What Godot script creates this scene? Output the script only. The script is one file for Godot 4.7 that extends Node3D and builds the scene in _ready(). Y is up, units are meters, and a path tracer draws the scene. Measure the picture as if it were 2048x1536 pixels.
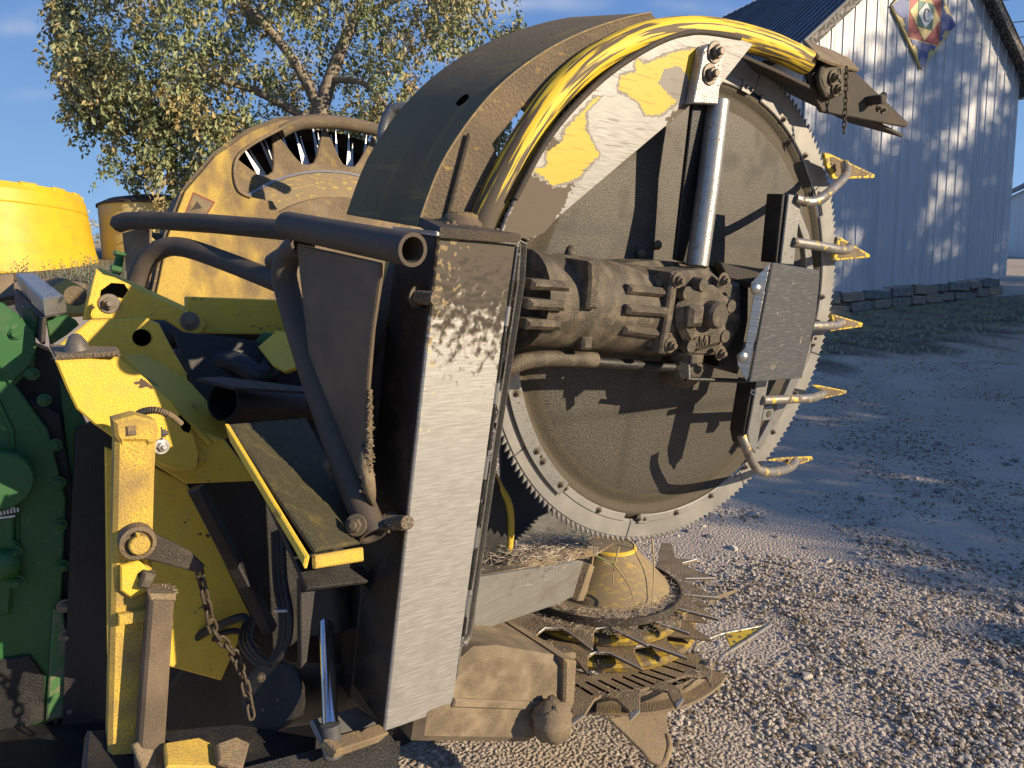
extends Node3D

var rng := RandomNumberGenerator.new()
var M := {}
var gx := {}
var bolt_mesh: ArrayMesh
var stud_mesh: ArrayMesh
var link_mesh: ArrayMesh
var rocks: Array = []
const UP := Vector3.UP
const I := Transform3D.IDENTITY
const WING := Transform3D(Vector3(0.82653, 0.00000, -0.56289), Vector3(0.07842, 0.99025, 0.11515), Vector3(0.55740, -0.13931, 0.81847), Vector3(0.52520, 1.54900, -2.09880))
const SIDE := Transform3D(Vector3(0.82653, 0.00000, -0.56289), Vector3(-0.00000, 1.00000, 0.00000), Vector3(0.56289, 0.00000, 0.82653), Vector3(0.52520, 0.00000, -2.09880))
const FAR := Transform3D(Vector3(0.82653, 0.00000, -0.56289), Vector3(-0.03931, 0.99756, -0.05772), Vector3(0.56152, 0.06983, 0.82451), Vector3(-0.90589, 1.50386, -3.95000))
const ROTOR := Transform3D(Vector3(0.99955, -0.02998, -0.00078), Vector3(0.00000, 0.02618, -0.99966), Vector3(0.02999, 0.99921, 0.02617), Vector3(0.31469, 0.56462, -2.48000))
const FARS := FAR * Transform3D(Vector3(1.36, 0, 0), Vector3(0, 1.36, 0), Vector3(0, 0, 1.36), Vector3.ZERO)
const GABLE := Transform3D(Vector3(0.88620, 0.00000, -0.46330), Vector3(-0.00000, 1.00000, 0.00000), Vector3(0.46330, 0.00000, 0.88620), Vector3(5.20000, 1.55000, -13.00000))

# ---------------------------------------------------------------- mesh building
class MB:
	var v := PackedVector3Array()
	var n := PackedVector3Array()
	var t := PackedVector2Array()
	var col := PackedColorArray()
	var tint := Color.WHITE
	var use_tint := false
	func tri(a: Vector3, b: Vector3, c: Vector3, na: Vector3, nb: Vector3, nc: Vector3, ta := Vector2.ZERO, tb := Vector2.ZERO, tc := Vector2.ZERO) -> void:
		if (b - a).cross(c - a).dot(na + nb + nc) > 0.0:
			v.append_array([a, c, b]); n.append_array([na, nc, nb]); t.append_array([ta, tc, tb])
		else:
			v.append_array([a, b, c]); n.append_array([na, nb, nc]); t.append_array([ta, tb, tc])
		if use_tint:
			col.append_array([tint, tint, tint])
	func quad(a: Vector3, b: Vector3, c: Vector3, d: Vector3, na: Vector3, nb: Vector3, nc: Vector3, nd: Vector3, ta := Vector2.ZERO, tb := Vector2.ZERO, tc := Vector2.ZERO, td := Vector2.ZERO) -> void:
		tri(a, b, c, na, nb, nc, ta, tb, tc)
		tri(a, c, d, na, nc, nd, ta, tc, td)
	func flat(a: Vector3, b: Vector3, c: Vector3, away: Vector3) -> void:
		var g := (b - a).cross(c - a).normalized()
		if g.dot((a + b + c) / 3.0 - away) < 0.0:
			g = -g
		tri(a, b, c, g, g, g)
	func add(o: MB, x: Transform3D) -> MB:
		var nb := x.basis.inverse().transposed()
		for i in o.v.size():
			v.append(x * o.v[i]); n.append((nb * o.n[i]).normalized()); t.append(o.t[i])
			if use_tint:
				col.append(tint)
		return self
	func mesh() -> ArrayMesh:
		var m := ArrayMesh.new()
		var a := []
		a.resize(Mesh.ARRAY_MAX)
		a[Mesh.ARRAY_VERTEX] = v; a[Mesh.ARRAY_NORMAL] = n; a[Mesh.ARRAY_TEX_UV] = t
		if use_tint:
			a[Mesh.ARRAY_COLOR] = col
		m.add_surface_from_arrays(Mesh.PRIMITIVE_TRIANGLES, a)
		return m

func p2(a: Array) -> PackedVector2Array:
	var o := PackedVector2Array()
	for i in range(0, a.size(), 2):
		o.append(Vector2(a[i], a[i + 1]))
	return o

func area(p: PackedVector2Array) -> float:
	var s := 0.0
	for i in p.size():
		s += p[i].cross(p[(i + 1) % p.size()])
	return s / 2.0

# a flat piece cut from sheet or bar: outline in x,y, from z0 to z1, edges broken by bev
func plate(p: PackedVector2Array, z0: float, z1: float, bev := 0.0, m: MB = null) -> MB:
	if m == null: m = MB.new()
	if area(p) < 0.0:
		p = p.duplicate(); p.reverse()
	var lo := minf(z0, z1)
	var hi := maxf(z0, z1)
	bev = minf(bev, (hi - lo) * 0.45)
	var k := p.size()
	var en := []
	for i in k:
		var d := (p[(i + 1) % k] - p[i]).normalized()
		en.append(Vector2(d.y, -d.x))
	var q := PackedVector2Array()
	for i in k:
		var a: Vector2 = en[(i + k - 1) % k]
		var b: Vector2 = en[i]
		var s := a + b
		s = s / maxf(s.length_squared() / 2.0, 0.6) if s.length() > 0.01 else Vector2.ZERO
		q.append(p[i] - s * bev)
	var bb := Rect2(p[0], Vector2.ZERO)
	for c in p: bb = bb.expand(c)
	var idx := Geometry2D.triangulate_polygon(q)
	var src := q
	if idx.is_empty():
		idx = Geometry2D.triangulate_polygon(p)
		src = p
	for z in [hi, lo]:
		var nn := Vector3(0, 0, 1 if z == hi else -1)
		for i in range(0, idx.size(), 3):
			var r := []
			var u := []
			for j in 3:
				var c: Vector2 = src[idx[i + j]]
				r.append(Vector3(c.x, c.y, z))
				u.append((c - bb.position) / bb.size)
			m.tri(r[0], r[1], r[2], nn, nn, nn, u[0], u[1], u[2])
	for i in k:
		var j := (i + 1) % k
		var e: Vector2 = en[i]
		var e0: Vector2 = en[(i + k - 1) % k]
		var e2: Vector2 = en[j]
		var a := (e + e0).normalized() if e.dot(e0) > 0.75 else e
		var b := (e + e2).normalized() if e.dot(e2) > 0.75 else e
		var na := Vector3(a.x, a.y, 0)
		var nb := Vector3(b.x, b.y, 0)
		var ua := (p[i] - bb.position) / bb.size
		var ub := (p[j] - bb.position) / bb.size
		m.quad(Vector3(p[i].x, p[i].y, lo + bev), Vector3(p[j].x, p[j].y, lo + bev), Vector3(p[j].x, p[j].y, hi - bev), Vector3(p[i].x, p[i].y, hi - bev), na, nb, nb, na, ua, ub, ub, ua)
		if bev > 0.0:
			for s in [1.0, -1.0]:
				var z := hi if s > 0.0 else lo
				var ca := (na + Vector3(0, 0, s)).normalized()
				var cb := (nb + Vector3(0, 0, s)).normalized()
				m.quad(Vector3(p[i].x, p[i].y, z - s * bev), Vector3(p[j].x, p[j].y, z - s * bev), Vector3(q[j].x, q[j].y, z), Vector3(q[i].x, q[i].y, z), ca, cb, cb, ca, ua, ub, ub, ua)
	return m

# the same from points in space: they are laid into their common plane; thick goes away from side `front`
func plate3(pts: Array, thick: float, bev := 0.002, front := Vector3.ZERO) -> MB:
	var c := Vector3.ZERO
	for p in pts: c += p
	c /= pts.size()
	var nn := Vector3.ZERO
	for i in pts.size():
		nn += (pts[i] - c).cross(pts[(i + 1) % pts.size()] - c)
	nn = nn.normalized()
	if front != Vector3.ZERO and nn.dot(front) < 0.0: nn = -nn
	var x: Vector3 = (pts[1] - pts[0])
	x = (x - nn * x.dot(nn)).normalized()
	var b := Basis(x, nn.cross(x), nn)
	var q := PackedVector2Array()
	for p in pts:
		var l: Vector3 = b.transposed() * (p - c)
		q.append(Vector2(l.x, l.y))
	return MB.new().add(plate(q, 0, -thick, bev), Transform3D(b, c))

func box(c: Vector3, s: Vector3, b := Basis.IDENTITY, bev := 0.004) -> MB:
	var h := s / 2.0
	var m := plate(PackedVector2Array([Vector2(-h.x, -h.y), Vector2(h.x, -h.y), Vector2(h.x, h.y), Vector2(-h.x, h.y)]), -h.z, h.z, bev)
	return MB.new().add(m, Transform3D(b, c))

# a straight bar of a rectangular section between two points; wide lies along `side`
func bar(a: Vector3, b: Vector3, wide: float, deep: float, side: Vector3, bev := 0.004) -> MB:
	var y := (b - a).normalized()
	var x := (side - y * side.dot(y)).normalized()
	return box((a + b) / 2.0, Vector3(wide, a.distance_to(b), deep), Basis(x, y, x.cross(y)), bev)

func fillet(p: Array, r: float, k := 6) -> Array:
	var o := [p[0]]
	for i in range(1, p.size() - 1):
		var a: Vector3 = p[i - 1] - p[i]
		var b: Vector3 = p[i + 1] - p[i]
		var d := minf(r, minf(a.length(), b.length()) * 0.48)
		var s: Vector3 = p[i] + a.normalized() * d
		var e: Vector3 = p[i] + b.normalized() * d
		for j in k + 1:
			var t := j / float(k)
			o.append(s.lerp(p[i], t).lerp(p[i].lerp(e, t), t))
	o.append(p[-1])
	return o

func spline(p: Array, k := 6) -> Array:
	var o := []
	for i in p.size() - 1:
		var a: Vector3 = p[max(i - 1, 0)]
		var d: Vector3 = p[min(i + 2, p.size() - 1)]
		for j in k:
			o.append(p[i].cubic_interpolate(p[i + 1], a, d, j / float(k)))
	o.append(p[-1])
	return o

func tube(p: Array, r: float, seg := 14, hollow := 0.0, r_end := -1.0, m: MB = null) -> MB:
	if m == null: m = MB.new()
	var x := Vector3.ZERO
	var rings := []
	var norms := []
	var along := 0.0
	var us := []
	for i in p.size():
		var d: Vector3 = (p[min(i + 1, p.size() - 1)] - p[max(i - 1, 0)]).normalized()
		if x == Vector3.ZERO: x = d.cross(UP if absf(d.y) < 0.9 else Vector3.RIGHT)
		x = (x - d * x.dot(d)).normalized()
		var y := d.cross(x)
		var rr := r if r_end < 0.0 else lerpf(r, r_end, i / float(p.size() - 1))
		var ring := []
		var nr := []
		for j in seg + 1:
			var a := TAU * j / seg
			var q := x * cos(a) + y * sin(a)
			ring.append(p[i] + q * rr); nr.append(q)
		if i: along += p[i].distance_to(p[i - 1])
		us.append(along)
		rings.append(ring); norms.append(nr)
	for i in p.size() - 1:
		for j in seg:
			m.quad(rings[i][j], rings[i][j + 1], rings[i + 1][j + 1], rings[i + 1][j], norms[i][j], norms[i][j + 1], norms[i + 1][j + 1], norms[i + 1][j],
				Vector2(j / float(seg), us[i]), Vector2((j + 1) / float(seg), us[i]), Vector2((j + 1) / float(seg), us[i + 1]), Vector2(j / float(seg), us[i + 1]))
	for e in [0, p.size() - 1]:
		var d: Vector3 = (p[0] - p[1]).normalized() if e == 0 else (p[-1] - p[-2]).normalized()
		for j in seg:
			if hollow > 0.0:
				var f := 1.0 - hollow
				var a: Vector3 = p[e].lerp(rings[e][j], f)
				var b: Vector3 = p[e].lerp(rings[e][j + 1], f)
				m.quad(rings[e][j], rings[e][j + 1], b, a, d, d, d, d)
				var k: Vector3 = -d * r * 6.0
				m.quad(a, b, b + k, a + k, -norms[e][j], -norms[e][j + 1], -norms[e][j + 1], -norms[e][j])
				m.tri(p[e] + k, a + k, b + k, d, d, d)
			else:
				m.tri(p[e], rings[e][j], rings[e][j + 1], d, d, d)
	return m

# turned shape about z: profile of (radius, z)
func lathe(prof: PackedVector2Array, seg := 48, a0 := 0.0, a1 := TAU, smooth := false, m: MB = null, urep := 1.0) -> MB:
	if m == null: m = MB.new()
	var k := prof.size()
	var pn := []
	for i in k - 1:
		var d := (prof[i + 1] - prof[i]).normalized()
		pn.append(Vector2(d.y, -d.x))
	var len := 0.0
	for i in k - 1:
		var l2 := len + prof[i].distance_to(prof[i + 1])
		var n0: Vector2 = pn[i]
		var n1: Vector2 = pn[i]
		if smooth:
			if i > 0: n0 = (pn[i] + pn[i - 1]).normalized()
			if i < k - 2: n1 = (pn[i] + pn[i + 1]).normalized()
		for j in seg:
			var s := lerpf(a0, a1, j / float(seg))
			var e := lerpf(a0, a1, (j + 1) / float(seg))
			var c0 := Vector3(cos(s), sin(s), 0)
			var c1 := Vector3(cos(e), sin(e), 0)
			var z := Vector3(0, 0, 1)
			var u0 := j / float(seg) * urep
			var u1 := (j + 1) / float(seg) * urep
			m.quad(c0 * prof[i].x + z * prof[i].y, c1 * prof[i].x + z * prof[i].y, c1 * prof[i + 1].x + z * prof[i + 1].y, c0 * prof[i + 1].x + z * prof[i + 1].y,
				c0 * n0.x + z * n0.y, c1 * n0.x + z * n0.y, c1 * n1.x + z * n1.y, c0 * n1.x + z * n1.y, Vector2(u0, len), Vector2(u1, len), Vector2(u1, l2), Vector2(u0, l2))
		len = l2
	return m

func blob(r: Vector3, rough: float, sd: int, lv := 2, flat := false) -> MB:
	var s := SphereMesh.new()
	s.radius = 1.0; s.height = 2.0; s.radial_segments = 6 * lv; s.rings = 3 * lv
	var a := s.get_mesh_arrays()
	var vs: PackedVector3Array = a[Mesh.ARRAY_VERTEX]
	var ix: PackedInt32Array = a[Mesh.ARRAY_INDEX]
	var nz := FastNoiseLite.new()
	nz.seed = sd; nz.frequency = 1.1; nz.fractal_octaves = 4
	var w := PackedVector3Array()
	for p in vs:
		w.append(p * r * (1.0 + rough * nz.get_noise_3dv(p * 1.7)))
	var m := MB.new()
	for i in range(0, ix.size(), 3):
		var b := [w[ix[i]], w[ix[i + 1]], w[ix[i + 2]]]
		var g: Vector3 = (b[1] - b[0]).cross(b[2] - b[0])
		if g.length() < 1e-12: continue
		if flat: m.flat(b[0], b[1], b[2], Vector3.ZERO)
		else: m.tri(b[0], b[1], b[2], (b[0] / r).normalized(), (b[1] / r).normalized(), (b[2] / r).normalized())
	return m

# frame with z along dir
func aim(at: Vector3, dir: Vector3, size := 1.0, spin := 0.0) -> Transform3D:
	var z := dir.normalized()
	var x := z.cross(UP if absf(z.y) < 0.95 else Vector3.RIGHT).normalized()
	return Transform3D(Basis(x, z.cross(x), z).rotated(z, spin).scaled(Vector3.ONE * size), at)

func circle(c: Vector2, r: float, k := 24) -> PackedVector2Array:
	var o := PackedVector2Array()
	for i in k: o.append(c + Vector2.from_angle(TAU * i / k) * r)
	return o

# ---------------------------------------------------------------- objects
func tag(o: Node, label := "", category := "", group := "", kind := "") -> Node:
	if label: o.set_meta("label", label)
	if category: o.set_meta("category", category)
	if group: o.set_meta("group", group)
	if kind: o.set_meta("kind", kind)
	return o

func hang(o: Node3D, called: String, parent: Node, x: Transform3D) -> Node3D:
	o.name = called
	o.transform = (gx[parent].affine_inverse() * x) if parent else x
	gx[o] = x
	if parent: parent.add_child(o, true)
	else: add_child(o, true)
	return o

func thing(called: String, label: String, category: String, at := Vector3.ZERO, group := "") -> Node3D:
	var o: Node3D = hang(Node3D.new(), called, null, Transform3D(Basis.IDENTITY, at))
	tag(o, label, category, group)
	return o

func part(called: String, m, mt: Material, parent: Node, x := I, label := "") -> MeshInstance3D:
	var o := MeshInstance3D.new()
	o.mesh = m.mesh() if m is MB else m
	o.material_override = mt
	hang(o, called, parent, x)
	if label: o.set_meta("label", label)
	return o

func bolt(parent: Node, x: Transform3D, mt: Material = null) -> void:
	part("bolt", bolt_mesh, mt if mt else M.bolt, parent, x)

func many(called: String, m, mt: Material, parent: Node, xs: Array, cols := [], kind := "stuff") -> MultiMeshInstance3D:
	var mm := MultiMesh.new()
	mm.transform_format = MultiMesh.TRANSFORM_3D
	mm.use_colors = not cols.is_empty()
	mm.mesh = m.mesh() if m is MB else m
	mm.mesh.surface_set_material(0, mt)
	mm.instance_count = xs.size()
	for i in xs.size():
		mm.set_instance_transform(i, xs[i])
		if cols: mm.set_instance_color(i, cols[i])
	var o := MultiMeshInstance3D.new()
	o.multimesh = mm
	hang(o, called, parent, I)
	if kind: o.set_meta("kind", kind)
	return o

# the same, joined into one mesh
func joined(called: String, m: MB, mt: Material, parent: Node, xs: Array, cols: Array) -> MeshInstance3D:
	var k := m.v.size()
	var n := k * xs.size()
	var v := PackedVector3Array(); v.resize(n)
	var nn := PackedVector3Array(); nn.resize(n)
	var cc := PackedColorArray(); cc.resize(n)
	var j := 0
	for i in xs.size():
		var x: Transform3D = xs[i]
		var b := x.basis.orthonormalized()
		var c: Color = cols[i]
		var pv := x * m.v
		var pn := Transform3D(b, Vector3.ZERO) * m.n
		for q in k:
			v[j] = pv[q]; nn[j] = pn[q]; cc[j] = c
			j += 1
	var a := []
	a.resize(Mesh.ARRAY_MAX)
	a[Mesh.ARRAY_VERTEX] = v; a[Mesh.ARRAY_NORMAL] = nn; a[Mesh.ARRAY_COLOR] = cc
	var am := ArrayMesh.new()
	am.add_surface_from_arrays(Mesh.PRIMITIVE_TRIANGLES, a)
	return part(called, am, mt, parent)

# ---------------------------------------------------------------- materials
var noise_kept := {}
# grey noise of a square tile, 0..255, stretched along x by sx or y by sy
func grain(sd: int, freq: float, oct: int, size: int, sx := 1, sy := 1, cell := false) -> PackedByteArray:
	var key := "%d %f %d %d %d %d %s" % [sd, freq, oct, size, sx, sy, cell]
	if noise_kept.has(key): return noise_kept[key]
	var z := FastNoiseLite.new()
	z.seed = sd; z.frequency = freq; z.fractal_octaves = oct
	z.noise_type = FastNoiseLite.TYPE_CELLULAR if cell else FastNoiseLite.TYPE_SIMPLEX_SMOOTH
	var im := z.get_seamless_image(size / sx, size / sy, false, false, 0.15, true)
	im.convert(Image.FORMAT_L8)
	if sx > 1 or sy > 1: im.resize(size, size, Image.INTERPOLATE_CUBIC)
	noise_kept[key] = im.get_data()
	return noise_kept[key]

var bump_kept := {}
func bumps(k: float, f: float, size: int, sx: int, sy: int) -> ImageTexture:
	size = 512
	f = 0.1 if f < 0.13 else 0.2
	k = 0.3 if k < 0.5 else 1.0 if k < 1.1 else 1.6 if k < 1.8 else 2.5 if k < 3.5 else 3.8 if k < 3.9 else 5.5
	var key := "%f %f %d %d %d" % [k, f, size, sx, sy]
	if not bump_kept.has(key):
		var im := Image.create_from_data(size, size, false, Image.FORMAT_L8, grain(91, f, 5, size, sx, sy))
		im.convert(Image.FORMAT_RGBA8)
		im.bump_map_to_normal_map(k)
		bump_kept[key] = ImageTexture.create_from_image(im)
	return bump_kept[key]

# base: [colour, rough, metal]; layers: {s seed, f freq, o octaves, lo, hi, c colour, r rough, m metal, a strength, sx, sy, gu, gv, g0 ramps, polys}
func mat(size: int, tile: float, base: Array, layers := [], bump := 0.0, bump_f := 0.06, extra := {}) -> StandardMaterial3D:
	var n := size * size
	var cr := PackedFloat32Array(); cr.resize(n); cr.fill(base[0].r)
	var cg := PackedFloat32Array(); cg.resize(n); cg.fill(base[0].g)
	var cb := PackedFloat32Array(); cb.resize(n); cb.fill(base[0].b)
	var ro := PackedFloat32Array(); ro.resize(n); ro.fill(base[1])
	var me := PackedFloat32Array(); me.resize(n); me.fill(base[2])
	for ly in layers:
		var z := grain(ly.s, ly.f, ly.get("o", 4), size, ly.get("sx", 1), ly.get("sy", 1), ly.get("cell", false))
		var lo: float = ly.lo * 255.0
		var span: float = (ly.hi - ly.lo) * 255.0
		var k: Color = ly.c
		var s: float = ly.get("a", 1.0)
		var rr: float = ly.get("r", base[1])
		var mm: float = ly.get("m", base[2])
		var gu: float = ly.get("gu", 0.0) * 255.0 / size
		var gv: float = ly.get("gv", 0.0) * 255.0 / size
		var g0: float = ly.get("g0", 0.0) * 255.0
		var polys: Array = ly.get("polys", [])
		var i := 0
		for y in size:
			var row := gv * y + g0
			for x in size:
				var w := 0.0
				if polys:
					var q := Vector2(x + (z[i] - 128) * 0.0009 * size * ly.get("warp", 0.1), y + (z[(i + n / 2 + 77) % n] - 128) * 0.0009 * size * ly.get("warp", 0.1)) / size
					for p in polys:
						if Geometry2D.is_point_in_polygon(q, p):
							w = s
							break
				else:
					w = clampf((z[i] + row + gu * x - lo) / span, 0.0, 1.0) * s
				if w > 0.0:
					cr[i] += (k.r - cr[i]) * w; cg[i] += (k.g - cg[i]) * w; cb[i] += (k.b - cb[i]) * w
					ro[i] += (rr - ro[i]) * w; me[i] += (mm - me[i]) * w
				i += 1
	var da := PackedByteArray(); da.resize(n * 3)
	var db := PackedByteArray(); db.resize(n * 3)
	for i in n:
		da[i * 3] = int(clampf(cr[i], 0, 1) * 255); da[i * 3 + 1] = int(clampf(cg[i], 0, 1) * 255); da[i * 3 + 2] = int(clampf(cb[i], 0, 1) * 255)
		db[i * 3] = 255; db[i * 3 + 1] = int(clampf(ro[i], 0, 1) * 255); db[i * 3 + 2] = int(clampf(me[i], 0, 1) * 255)
	var m := StandardMaterial3D.new()
	m.albedo_texture = ImageTexture.create_from_image(Image.create_from_data(size, size, false, Image.FORMAT_RGB8, da))
	m.roughness = base[1]; m.metallic = base[2]
	if size > 256:
		var orm := ImageTexture.create_from_image(Image.create_from_data(size, size, false, Image.FORMAT_RGB8, db))
		m.roughness = 1.0; m.roughness_texture = orm; m.roughness_texture_channel = BaseMaterial3D.TEXTURE_CHANNEL_GREEN
		m.metallic = 1.0; m.metallic_texture = orm; m.metallic_texture_channel = BaseMaterial3D.TEXTURE_CHANNEL_BLUE
	if bump > 0.0:
		m.normal_enabled = true
		m.normal_texture = bumps(bump, bump_f, size, extra.get("bsx", 1), extra.get("bsy", 1))
		m.normal_scale = 1.0
	if tile > 0.0:
		m.uv1_triplanar = true
		m.uv1_world_triplanar = extra.get("world", false)
		m.uv1_scale = Vector3.ONE / tile
	m.metallic_specular = extra.get("spec", 0.5)
	return m

func plain(c: Color, rough := 0.7, metal := 0.0) -> StandardMaterial3D:
	var m := StandardMaterial3D.new()
	m.albedo_color = c; m.roughness = rough; m.metallic = metal
	return m

func L(c: Color) -> Color: return c.linear_to_srgb()

func make_materials() -> void:
	var dust := L(Color(0.25, 0.19, 0.12))
	var dust2 := L(Color(0.145, 0.108, 0.066))
	var grime := L(Color(0.035, 0.028, 0.02))
	var yel := L(Color(0.70, 0.485, 0.045))
	var steel := L(Color(0.56, 0.55, 0.52))
	M.steel = mat(512, 0.5, [steel, 0.42, 0.85], [
		{"s": 1, "f": 0.05, "o": 5, "sx": 32, "lo": 0.25, "hi": 0.8, "c": L(Color(0.76, 0.75, 0.71)), "r": 0.40, "a": 0.6},
		{"s": 2, "f": 0.012, "lo": 0.55, "hi": 0.85, "c": L(Color(0.42, 0.41, 0.38)), "a": 0.6, "r": 0.5},
		{"s": 3, "f": 0.2, "o": 2, "sx": 16, "lo": 0.66, "hi": 0.8, "c": L(Color(0.35, 0.34, 0.32)), "a": 0.5}], 1.5, 0.08, {"bsx": 32})
	M.scratched = mat(512, 0.3, [L(Color(0.125, 0.127, 0.13)), 0.4, 0.5], [
		{"s": 4, "f": 0.16, "o": 3, "sx": 16, "lo": 0.66, "hi": 0.8, "c": L(Color(0.36, 0.36, 0.36)), "r": 0.35, "a": 0.6},
		{"s": 5, "f": 0.16, "o": 3, "sy": 16, "lo": 0.72, "hi": 0.85, "c": L(Color(0.30, 0.29, 0.28)), "a": 0.5},
		{"s": 6, "f": 0.008, "lo": 0.82, "hi": 0.95, "c": dust, "r": 0.9, "m": 0.0}], 0.4, 0.2, {"bsx": 32})
	M.blade = mat(512, 0.6, [L(Color(0.27, 0.262, 0.245)), 0.5, 0.4], [
		{"s": 7, "f": 0.008, "lo": 0.3, "hi": 0.8, "c": L(Color(0.32, 0.31, 0.285)), "r": 0.55},
		{"s": 8, "f": 0.15, "o": 3, "sy": 16, "lo": 0.74, "hi": 0.9, "c": dust, "a": 0.4, "r": 0.9, "m": 0.1}])
	M.arm_steel = mat(384, 0.4, [L(Color(0.24, 0.235, 0.22)), 0.5, 0.5], [
		{"s": 101, "f": 0.09, "o": 5, "sx": 12, "lo": 0.3, "hi": 0.8, "c": L(Color(0.32, 0.315, 0.29)), "r": 0.42},
		{"s": 102, "f": 0.01, "o": 5, "lo": 0.6, "hi": 0.9, "c": L(Color(0.14, 0.12, 0.095)), "a": 0.7, "r": 0.7}])
	M.disc = mat(768, 0.5, [L(Color(0.022, 0.020, 0.017)), 0.55, 0.15], [
		{"s": 9, "f": 0.10, "o": 3, "lo": 0.35, "hi": 0.75, "c": L(Color(0.082, 0.072, 0.057)), "r": 0.65, "m": 0.1},
		{"s": 11, "f": 0.35, "o": 2, "lo": 0.58, "hi": 0.76, "c": L(Color(0.34, 0.30, 0.235)), "a": 0.85, "r": 0.6, "m": 0.0},
		{"s": 10, "f": 0.004, "o": 3, "lo": 0.55, "hi": 0.9, "c": L(Color(0.06, 0.05, 0.038)), "a": 0.6, "r": 0.85, "m": 0.0}], 1.0, 0.25)
	M.disc_edge = mat(512, 0.35, [L(Color(0.03, 0.026, 0.02)), 0.8, 0.0], [
		{"s": 12, "f": 0.25, "o": 3, "lo": 0.42, "hi": 0.78, "c": L(Color(0.20, 0.16, 0.095)), "r": 0.9}], 2.5, 0.25)
	M.dust = mat(512, 0.7, [dust2, 0.9, 0.0], [
		{"s": 13, "f": 0.008, "o": 6, "lo": 0.2, "hi": 0.9, "c": dust},
		{"s": 14, "f": 0.02, "o": 5, "lo": 0.66, "hi": 0.76, "c": L(Color(0.36, 0.25, 0.07)), "a": 0.4},
		{"s": 15, "f": 0.3, "o": 2, "lo": 0.74, "hi": 0.85, "c": L(Color(0.38, 0.30, 0.20)), "a": 0.8}], 2.0, 0.2)
	M.dust_hood = mat(512, 0.9, [L(Color(0.10, 0.078, 0.052)), 0.85, 0.0], [
		{"s": 16, "f": 0.008, "lo": 0.35, "hi": 0.75, "c": L(Color(0.15, 0.112, 0.072)), "r": 0.9},
		{"s": 17, "f": 0.06, "o": 5, "sx": 4, "lo": 0.70, "hi": 0.78, "c": L(Color(0.45, 0.29, 0.05)), "a": 0.5},
		{"s": 15, "f": 0.3, "o": 2, "lo": 0.76, "hi": 0.85, "c": L(Color(0.38, 0.30, 0.20)), "a": 0.7}], 1.5, 0.2)
	M.hood_side = mat(512, 1.1, [L(Color(0.15, 0.112, 0.052)), 0.85, 0.0], [
		{"s": 18, "f": 0.006, "lo": 0.4, "hi": 0.8, "c": L(Color(0.13, 0.092, 0.05)), "r": 0.9},
		{"s": 19, "f": 0.04, "o": 4, "sx": 8, "lo": 0.7, "hi": 0.8, "c": L(Color(0.42, 0.30, 0.05)), "a": 0.4}], 0.8, 0.15)
	M.yellow = mat(512, 0.5, [yel, 0.45, 0.0], [
		{"s": 20, "f": 0.02, "lo": 0.45, "hi": 0.85, "c": L(Color(0.62, 0.42, 0.07)), "a": 0.6, "r": 0.7},
		{"s": 21, "f": 0.28, "o": 2, "lo": 0.70, "hi": 0.8, "c": L(Color(0.22, 0.14, 0.04)), "a": 0.6, "r": 0.9},
		{"s": 22, "f": 0.012, "o": 5, "lo": 0.88, "hi": 0.90, "c": L(Color(0.09, 0.06, 0.04)), "r": 0.8}], 0.8, 0.2)
	M.yellow_dusty = mat(512, 0.55, [L(Color(0.62, 0.42, 0.05)), 0.7, 0.0], [
		{"s": 23, "f": 0.007, "o": 5, "lo": 0.25, "hi": 0.95, "c": L(Color(0.26, 0.18, 0.08)), "r": 0.95},
		{"s": 24, "f": 0.2, "o": 3, "lo": 0.45, "hi": 0.75, "c": L(Color(0.26, 0.18, 0.08)), "a": 0.7, "r": 0.95}], 1.5, 0.25)
	M.far_panel = mat(512, 0.0, [L(Color(0.50, 0.34, 0.05)), 0.7, 0.0], [
		{"s": 93, "f": 0.01, "o": 6, "lo": 0.6, "hi": 1.2, "c": L(Color(0.17, 0.118, 0.065)), "r": 0.95, "gu": 1.0},
		{"s": 94, "f": 0.2, "o": 3, "lo": 0.45, "hi": 0.75, "c": L(Color(0.27, 0.19, 0.09)), "a": 0.6, "r": 0.95},
		{"s": 95, "f": 0.25, "o": 2, "lo": 0.72, "hi": 0.8, "c": L(Color(0.50, 0.37, 0.12)), "a": 0.7, "r": 0.95}])
	M.cone = mat(384, 0.35, [L(Color(0.24, 0.18, 0.10)), 0.85, 0.0], [
		{"s": 97, "f": 0.008, "o": 5, "lo": 0.3, "hi": 0.9, "c": L(Color(0.22, 0.17, 0.105)), "r": 0.9},
		{"s": 98, "f": 0.06, "o": 5, "sx": 3, "lo": 0.68, "hi": 0.8, "c": L(Color(0.52, 0.36, 0.05)), "a": 0.7, "r": 0.6}], 1.5, 0.2)
	M.yellow_clean = mat(256, 0.3, [L(Color(0.62, 0.43, 0.03)), 0.5, 0.0], [{"s": 104, "f": 0.03, "o": 5, "lo": 0.62, "hi": 0.68, "c": L(Color(0.13, 0.10, 0.06))}])
	M.yellow_worn = mat(512, 0.35, [L(Color(0.60, 0.41, 0.03)), 0.5, 0.0], [
		{"s": 25, "f": 0.012, "o": 7, "lo": 0.35, "hi": 0.6, "c": L(Color(0.20, 0.145, 0.08)), "r": 0.85},
		{"s": 26, "f": 0.12, "o": 4, "sx": 4, "lo": 0.62, "hi": 0.7, "c": L(Color(0.10, 0.075, 0.05)), "a": 0.8, "r": 0.7}], 1.0, 0.15)
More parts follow.
